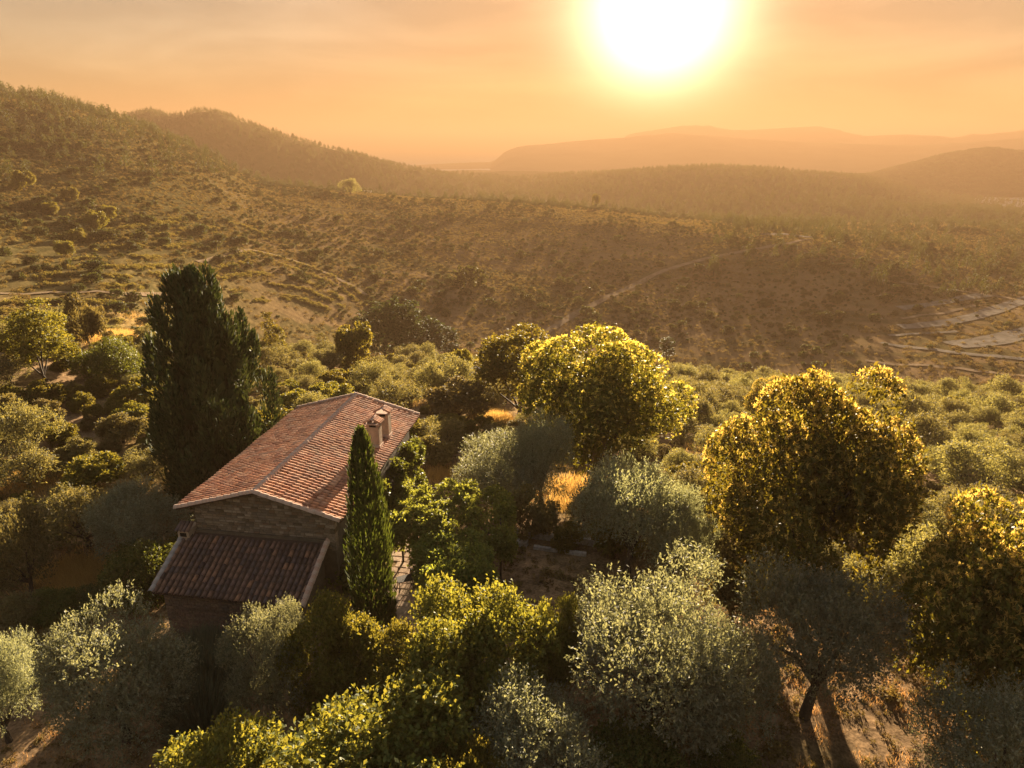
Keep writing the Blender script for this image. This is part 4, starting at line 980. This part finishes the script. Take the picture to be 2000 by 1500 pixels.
def place_words(px, py):
    b = min(MARKS, key=lambda m: math.hypot(max(abs(px-m[0])-m[2], 0), max(abs(py-m[1])-m[3], 0)*1.4)+.1*math.hypot(px-m[0], py-m[1]))
    dx, dy = px-b[0], py-b[1]; far = math.hypot(max(abs(dx)-b[2], 0), max(abs(dy)-b[3], 0))
    if abs(dx) <= b[2]*1.1: s = 'behind' if dy < 0 else 'below'
    else: s = ('left of' if dx < 0 else 'right of')
    if s[0] in 'lr' and dy < -b[3]*.6: s = ('back ' if True else '')+s
    return ('farther ' if far > 110 else ('just ' if far < 40 else ''))+s+' '+b[4]
def clear_zone(px, py, x, y):
    c, s = math.cos(-HROT), math.sin(-HROT); dx, dy = x+13.4, y-31.5; lx, ly = dx*c-dy*s, dx*s+dy*c
    if -6.5 < lx < 6.5 and -5 < ly < 17: return True
    if 740 < px < 1010 and 930 < py < 1260: return True
    if 940 < px < 1200 and 1000 < py < 1290: return True
    if 1075 < px < 1150 and 905 < py < 1000: return True
    if 190 < px < 330 and 636 < py < 668: return True
    return False
pts = []; grid = {}
q = np.random.default_rng(5); N = 26000
az = q.uniform(-math.radians(46), math.radians(44), N); rr_ = np.sqrt(q.uniform(34**2, 152**2, N)); X = np.sin(az)*rr_; Y = np.cos(az)*rr_; Zh = height(X, Y)
PX, PY, FW = proj(np.stack([X, Y, Zh], -1)); dens = fbm(X/22, Y/22, 3, 61); kindn = fbm(X/30, Y/30, 2, 71); rv = q.random((N, 4))
def near_any(x, y, d):
    cx, cy_ = int(x//6), int(y//6)
    for i in (-1, 0, 1):
        for j in (-1, 0, 1):
            for (a, b, dd) in grid.get((cx+i, cy_+j), ()):
                if (a-x)**2+(b-y)**2 < ((d+dd)*.5)**2: return True
    return False
HAND = list(PLANTED); SUNLIT = at_z(805, 1160, .1)
for i in range(N):
    x, y, rad = X[i], Y[i], rr_[i]
    if PX[i] < -120 or PX[i] > 2120 or PY[i] > 1180: continue
    if clear_zone(PX[i], PY[i], x, y): continue
    right = PX[i] > 1300
    po = .86 if right else (.62 if PX[i] < 300 else .40)
    kind = 'olive' if rv[i, 0] < po+.5*kindn[i] else ('green' if rv[i, 1] < .72 else 'brown')
    a = (1.5+2.0*rv[i, 2]**1.3) if kind == 'olive' else (.8+1.5*rv[i, 2]**1.5)
    if dens[i] < -.42 and rv[i, 3] < .8: continue
    if any((hx-x)**2+(hy-y)**2 < (ha*.85+a*.45)**2 for hx, hy, ha in HAND if abs(hx-x) < 9): continue
    lx_, ly_ = x-SUNLIT[0], y-SUNLIT[1]; al = lx_*math.sin(SUN_AZ)+ly_*math.cos(SUN_AZ); pe = abs(lx_*math.cos(SUN_AZ)-ly_*math.sin(SUN_AZ))
    if 4 < al < 55 and pe < a+.8 and Zh[i]+a*1.6 > al*math.tan(SUN_EL): continue      # the open strip of ground through which the sun reaches the terrace
    if near_any(x, y, a*1.62): continue
    grid.setdefault((int(x//6), int(y//6)), []).append((x, y, a*1.62))
    pts.append((kind, x, y, Zh[i], a, rad, PX[i], FW[i]))
pts.sort(key=lambda p: -p[4]/p[7])
NAMES = {'olive': ('olive_tree', 'tree', 'grey-green olive tree'), 'green': ('green_shrub', 'shrub', 'leafy green shrub'), 'brown': ('dry_shrub', 'shrub', 'brownish dry shrub')}
count = {'olive': 0, 'green': 0, 'brown': 0}; rest = []
for kind, x, y, z, a, rad, px, fw in pts:
    if count[kind] >= 300: rest.append((kind, x, y, z, a)); continue
    nm, cat, lab = NAMES[kind]; big = a/fw*FPX
    lod = 'mid' if big > 13 or kind == 'brown' else 'low'
    nv = {'olivemid': 4, 'olivelow': 3, 'greenmid': 3, 'greenlow': 3, 'brownmid': 2}[kind+lod]
    key = '%s_%s%d' % (kind, lod, count[kind] % nv); count[kind] += 1
    h = a*(1.4 if kind == 'olive' else 1.38)*rnd.uniform(.85, 1.15)
    py_ = proj((x, y, z+h*.5))[1][0]
    sz = ('small', 'medium', 'large')[int(a > 1.25)+int(a > 2.0)] if kind != 'olive' else ('small', 'medium', 'large')[int(a > 2.0)+int(a > 2.6)]
    where = place_words(px, py_)
    plant(key, nm, (x, y, z-.1), a, h, sz+' '+lab+' '+where, cat, sz+' '+{'olive': 'olive trees', 'green': 'green shrubs', 'brown': 'dry shrubs'}[kind]+' '+where)
print('planted', count, 'rest', len(rest))
# ------------------------------------------------------------------ scattered cover (uncountable): one object each
def proto_obj(key):
    parts = PROTO[key][0]; o = bpy.data.objects.new('foliage', parts[0][1]); return o, PROTO[key][1], PROTO[key][2]
def scatter(name, keys, P, scl, hgt, label=None):
    """one object: points that carry whole plants by geometry nodes"""
    P = np.asarray(P, dtype=np.float32); n = len(P)
    me = bpy.data.meshes.new(name); me.vertices.add(n); me.vertices.foreach_set('co', P.ravel()); me.update()
    col = bpy.data.collections.new(name+'_kinds')
    for k in keys:
        o, a, h = proto_obj(k); col.objects.link(o)
    A = PROTO[keys[0]][1]; H = PROTO[keys[0]][2]
    sv = np.stack([np.asarray(scl)/A, np.asarray(scl)/A, np.asarray(hgt)/H], -1).astype(np.float32)
    at = me.attributes.new('psize', 'FLOAT_VECTOR', 'POINT'); at.data.foreach_set('vector', sv.ravel())
    rt = me.attributes.new('pturn', 'FLOAT_VECTOR', 'POINT'); rv3 = np.zeros((n, 3), np.float32); rv3[:, 2] = np.random.default_rng(n).uniform(0, 6.28, n); rt.data.foreach_set('vector', rv3.ravel())
    g = bpy.data.node_groups.new(name, 'GeometryNodeTree'); g.interface.new_socket('Geometry', in_out='INPUT', socket_type='NodeSocketGeometry'); g.interface.new_socket('Geometry', in_out='OUTPUT', socket_type='NodeSocketGeometry')
    Nn = g.nodes.new; L = g.links.new
    gi = Nn('NodeGroupInput'); go = Nn('NodeGroupOutput'); ip = Nn('GeometryNodeInstanceOnPoints'); ci = Nn('GeometryNodeCollectionInfo')
    ci.inputs['Collection'].default_value = col; ci.inputs['Separate Children'].default_value = True; ci.inputs['Reset Children'].default_value = True
    def attr(nm):
        a = Nn('GeometryNodeInputNamedAttribute'); a.data_type = 'FLOAT_VECTOR'; a.inputs['Name'].default_value = nm; return a.outputs['Attribute']
    L(gi.outputs[0], ip.inputs['Points']); L(ci.outputs[0], ip.inputs['Instance']); ip.inputs['Pick Instance'].default_value = True
    L(attr('psize'), ip.inputs['Scale']); L(attr('pturn'), ip.inputs['Rotation']); L(ip.outputs[0], go.inputs[0])
    o = mobj(name, me); md = o.modifiers.new(name, 'NODES'); md.node_group = g
    return tag(o, label, kind='stuff')
for kind, nm, keys in (('olive', 'olive_grove', ['olive_low0', 'olive_low1', 'olive_low2']), ('green', 'shrub_cover', ['green_low0', 'green_low1', 'green_low2']), ('brown', 'dry_shrub_cover', ['brown_mid0', 'brown_mid1'])):
    R_ = [p for p in rest if p[0] == kind]
    if R_: scatter(nm, keys, [(p[1], p[2], p[3]-.1) for p in R_], [p[4] for p in R_], [p[4]*1.5 for p in R_])
def spread_points(r0, r1, n, seed, a0=-46, a1=46):
    q = np.random.default_rng(seed); az = q.uniform(math.radians(a0), math.radians(a1), n); r = np.sqrt(q.uniform(r0**2, r1**2, n))
    x = np.sin(az)*r; y = np.cos(az)*r; return x, y, height(x, y), r, az, q
# scrub on the far slopes: the largest 300 one by one, the rest as one cover
x, y, z, r, az, q = spread_points(150, 720, 34000, 31)
px, py, fw = proj(np.stack([x, y, z], -1))
dn = fbm(x/60, y/60, 4, 91); wt = in_terrace(x, y); keep = (q.random(len(x)) < np.clip(.5+1.6*dn, .06, 1)) & ~((wt > .4) & (q.random(len(x)) < .72))
TR = [o for o in bpy.data.objects if o.name.startswith(('dirt_track', 'gravel_terrace'))]
TV = np.concatenate([np.array([v.co[:] for v in o.data.vertices]) for o in TR])
cells_ = set(zip(np.floor(TV[:, 0]/3).astype(int), np.floor(TV[:, 1]/3).astype(int)))
for i in np.nonzero(keep)[0]:
    if (int(x[i]//3), int(y[i]//3)) in cells_: keep[i] = False
idx = np.nonzero(keep)[0]; size = np.clip(.78*np.exp(q.normal(size=len(x))*.48), .35, 3.0)
order = idx[np.argsort(-size[idx]/fw[idx])]
def fzone(px, py):
    if px < 480: return ('high on the left hillside, below the pines' if py < 420 else ('on the left terraces, left of the huge conifer' if px < 300 else 'on the left terraces, behind the huge conifer top')) if py < 560 else 'at the foot of the left terraces'
    if px < 1050: return ('near the crest of the central slope' if py < 470 else 'halfway up the central slope') if py < 600 else 'in the valley behind the poplars'
    if px < 1600: return 'above the long dirt track' if py < 520 else ('below the long dirt track' if px > 1250 else 'beside the lower end of the dirt track')
    return 'among the gravel terraces at right'
inview = [i for i in order if -40 < px[i] < 2040 and py[i] < 1000]
for i in inview[:300]:
    zn = fzone(px[i], py[i])
    plant('scrub%d' % (i % 3), 'scrub_bush', (x[i], y[i], z[i]-.15), size[i]*1.15, size[i]*1.45, ('broad' if size[i] > 1.5 else ('rounded' if size[i] > 1.1 else 'low'))+' dark scrub bush '+zn, 'shrub', ('broad' if size[i] > 1.5 else ('rounded' if size[i] > 1.1 else 'low'))+' scrub bushes '+zn)
SHOWN = set(inview[:300])
sel = np.array([i for i in order if i not in SHOWN])
scatter('hillside_scrub', ['scrub0', 'scrub1', 'scrub2'], np.stack([x[sel], y[sel], z[sel]-.15], -1), size[sel], size[sel]*1.25)
x, y, z, r, az, q = spread_points(138, 830, 190000, 41)
dn = fbm(x/25, y/25, 3, 97); k = q.random(len(x)) < np.clip(.75+.8*dn, .2, 1)
k &= np.array([(int(a//3), int(b//3)) not in cells_ for a, b in zip(x, y)]) | (q.random(len(x)) < .16)
sz = q.uniform(.45, 1.05, len(x))
w_ = in_terrace(x, y); ph_ = terrace_phase(x, y); ris = (ph_ > .55)
k &= ~((w_ > .4) & ~ris & (q.random(len(x)) < .88)); sz = np.where((w_ > .4) & ris, sz*1.15, sz)
scatter('hillside_grass_tufts', ['tuft0', 'tuft1'], np.stack([x[k], y[k], z[k]-.05], -1), sz[k], sz[k]*.8)
x, y, z, r, az, q = spread_points(14, 62, 16000, 43, -55, 52)
pp = proj(np.stack([x, y, z], -1)); k = np.array([not (740 < a < 900 and 1040 < b < 1260) and not (1085 < a < 1170 and 1225 < b < 1310) for a, b in zip(pp[0], pp[1])])
dx, dy = x+13.4, y-31.5; lx, ly = dx*math.cos(HROT)+dy*math.sin(HROT), -dx*math.sin(HROT)+dy*math.cos(HROT); k &= ~((abs(lx) < 5) & (ly > -3.2) & (ly < 15))
sz = q.uniform(.08, .30, len(x))*(1+1.0*(fbm(x/3, y/3, 2, 12) > .25)); k &= (q.random(len(x)) < .6)
scatter('ground_weeds', ['tuft0', 'tuft1'], np.stack([x[k], y[k], z[k]-.02], -1), sz[k], sz[k]*.7)
# grassy banks of the old terraces, along their edges
BL = [[(0,628),(120,627),(240,630),(340,626)], [(0,611),(110,610),(230,612),(345,609)], [(0,594),(100,592),(220,594),(350,590)], [(20,560),(130,558),(250,561),(350,557)], [(60,543),(160,540),(260,543),(345,538)], [(90,525),(180,522),(270,525),(340,520)], [(150,507),(230,503),(300,505),(350,498)], [(180,490),(250,484),(320,484),(390,478)], [(200,470),(270,462),(340,460),(420,455)], [(215,450),(280,440),(345,436)],
      [(385,520),(440,506),(500,494),(565,510),(640,535),(722,588)], [(400,535),(455,520),(510,508),(570,524),(640,550),(715,600)], [(430,548),(490,535),(560,540),(640,567),(700,610)], [(450,570),(520,556),(600,567),(670,602)], [(500,590),(570,582),(640,605)], [(330,430),(400,425),(470,440),(520,460)], [(350,450),(420,447),(480,462)]]
q = np.random.default_rng(51); P_ = []
for bl in BL:
    b = np.array(bl, float); t = np.linspace(0, len(b)-1, 26); xs = np.interp(t, np.arange(len(b)), b[:, 0]); ys = np.interp(t, np.arange(len(b)), b[:, 1])
    G = np.array([ground(u, v) for u, v in zip(xs, ys)]); tt = q.uniform(0, 25, 330)
    gx = np.interp(tt, np.arange(26), G[:, 0])+q.normal(size=330)*.8; gy = np.interp(tt, np.arange(26), G[:, 1])+q.normal(size=330)*.8
    keep_ = fbm(gx/9, gy/9, 2, 7) > -.2; P_.append(np.stack([gx, gy, height(gx, gy)], -1)[keep_ & (q.random(330) < .8)])
P_ = np.concatenate(P_); sz = q.uniform(.5, 1.1, len(P_)); scatter('terrace_bank_grass', ['bank0', 'bank1'], P_, sz, sz*.9)
# pines: upper left ridge, second ridge and the far hills
x, y, z, r, az, q = spread_points(300, 1700, 42000, 33)
az = np.degrees(az); px, py, fw = proj(np.stack([x, y, z], -1))
dn = fbm(x/110, y/110, 3, 95)
left = (az < -13)*sstep(330, 560, r)*sstep(-8, 22, z)
p = np.maximum(left*.95, (r > 640)*(r < 1650)*.62)
p = np.maximum(p, (az > 16)*(r > 370)*(r < 620)*.5)*np.clip(.75+.8*dn, .1, 1)
keep = q.random(len(x)) < p
idx = np.nonzero(keep)[0]; hg = q.uniform(4.5, 9.5, len(x))
order = idx[np.argsort(-hg[idx]/fw[idx])]
inview = [i for i in order if -40 < px[i] < 2040 and py[i] > 100]
def pzone(px): return 'on the upper left hillside' if px < 560 else ('on the central hill crest' if px < 1150 else ('beside the upper bend of the dirt track' if px < 1640 else ('above the gravel terraces, nearer the track bend' if px < 1820 else 'above the gravel terraces, at the right edge')))
for i in inview[:300]:
    zn = pzone(px[i]); plant('pine%d' % (i % 3), 'pine_tree', (x[i], y[i], z[i]-.3), hg[i]*.3, hg[i], ('tall' if hg[i] > 8 else 'small')+' dark pine tree in the wood '+zn, 'tree', ('tall' if hg[i] > 8 else 'small')+' pines '+zn)
SHOWN = set(inview[:300])
sel = np.array([i for i in order if i not in SHOWN])
scatter('pine_wood', ['pine0', 'pine1', 'pine2'], np.stack([x[sel], y[sel], z[sel]-.3], -1), hg[sel]*.33, hg[sel])
x, y, z, r, az, q = spread_points(1700, 2500, 9000, 35, 12, 46)
scatter('far_wood', ['scrub0', 'scrub1', 'scrub2'], np.stack([x, y, z-.5], -1), q.uniform(4, 8, len(x)), q.uniform(4, 7, len(x)))

# dry grass: blades in tufts
def grass(name, centres, n, L0, L1, seed, Wd=.02):
    q = np.random.default_rng(seed); C = np.array(centres); w = C[:, 2]; ci = q.choice(len(C), n, p=w/w.sum())
    xy = C[ci, :2]+q.normal(size=(n, 2))*C[ci, 3][:, None]*.5; zz = height(xy[:, 0], xy[:, 1])
    L = q.uniform(L0, L1, n)*C[ci, 4]; lean = q.normal(size=(n, 2))*.28; ang = q.uniform(0, 3.14, n)
    a = np.stack([xy[:, 0]-np.cos(ang)*Wd, xy[:, 1]-np.sin(ang)*Wd, zz-.03], -1); b = np.stack([xy[:, 0]+np.cos(ang)*Wd, xy[:, 1]+np.sin(ang)*Wd, zz-.03], -1)
    c = np.stack([xy[:, 0]+lean[:, 0]*L, xy[:, 1]+lean[:, 1]*L, zz+L], -1)
    return tag(mobj(name, np_mesh(name, np.stack([a, b, c], 1).reshape(-1, 3), np.arange(n*3, dtype=np.int32).reshape(-1, 3), [M['grass']])), kind='stuff')
def gp(px, py, w, s, h): g = ground(px, py); return (g[0], g[1], w, s, h)
grass('golden_grass', [gp(175,1130,10,1.6,1.3), gp(150,1165,7,1.6,1.0), gp(110,1210,5,1.6,.9), gp(130,1120,5,1.6,1.0), gp(1130,955,7,2.2,1.0), gp(1110,985,3,1.6,.7), gp(975,822,5,1.6,1.6), gp(870,930,4,2.2,1.2), gp(260,655,9,7,1.2), gp(320,650,9,7,1.2), gp(200,660,6,5,1.0), gp(60,935,6,3.5,1.2), gp(1420,1100,3,1.5,1.0), gp(1690,1160,4,2.2,1.0), gp(1820,830,8,5,1.2), gp(1390,880,4,2,1.1), gp(780,790,4,3,1.0), gp(40,1290,3,1.8,.8), gp(1360,820,4,2.5,1.2)], 42000, .35, .8, 3)
x, y, z, r, az, q = spread_points(12, 48, 1400, 37, -52, 50)
cz = np.array([not clear_zone(a, b, c, d) for a, b, c, d in zip(*proj(np.stack([x, y, z], -1))[:2], x, y)])
grass('low_grass', [(a, b, 1, .5, .5) for a, b in zip(x[cz], y[cz])], 52000, .15, .55, 5, .014)
# ------------------------------------------------------------------ haze: one closed box of even air, coloured dark to dim the low sky
mb = MB().box(-BOX, BOX, -BOX, BOX, SEA-8, 160)
hm, hn = new_mat('haze_air')
pv = hn.nodes.new('ShaderNodeVolumePrincipled'); pv.inputs['Color'].default_value = (.175, .114, .067, 1); pv.inputs['Density'].default_value = HAZE; pv.inputs['Anisotropy'].default_value = 0.25
ho = hn.nodes.new('ShaderNodeOutputMaterial'); hn.links.new(pv.outputs[0], ho.inputs['Volume'])
tag(mb.build('haze', hm), kind='stuff')
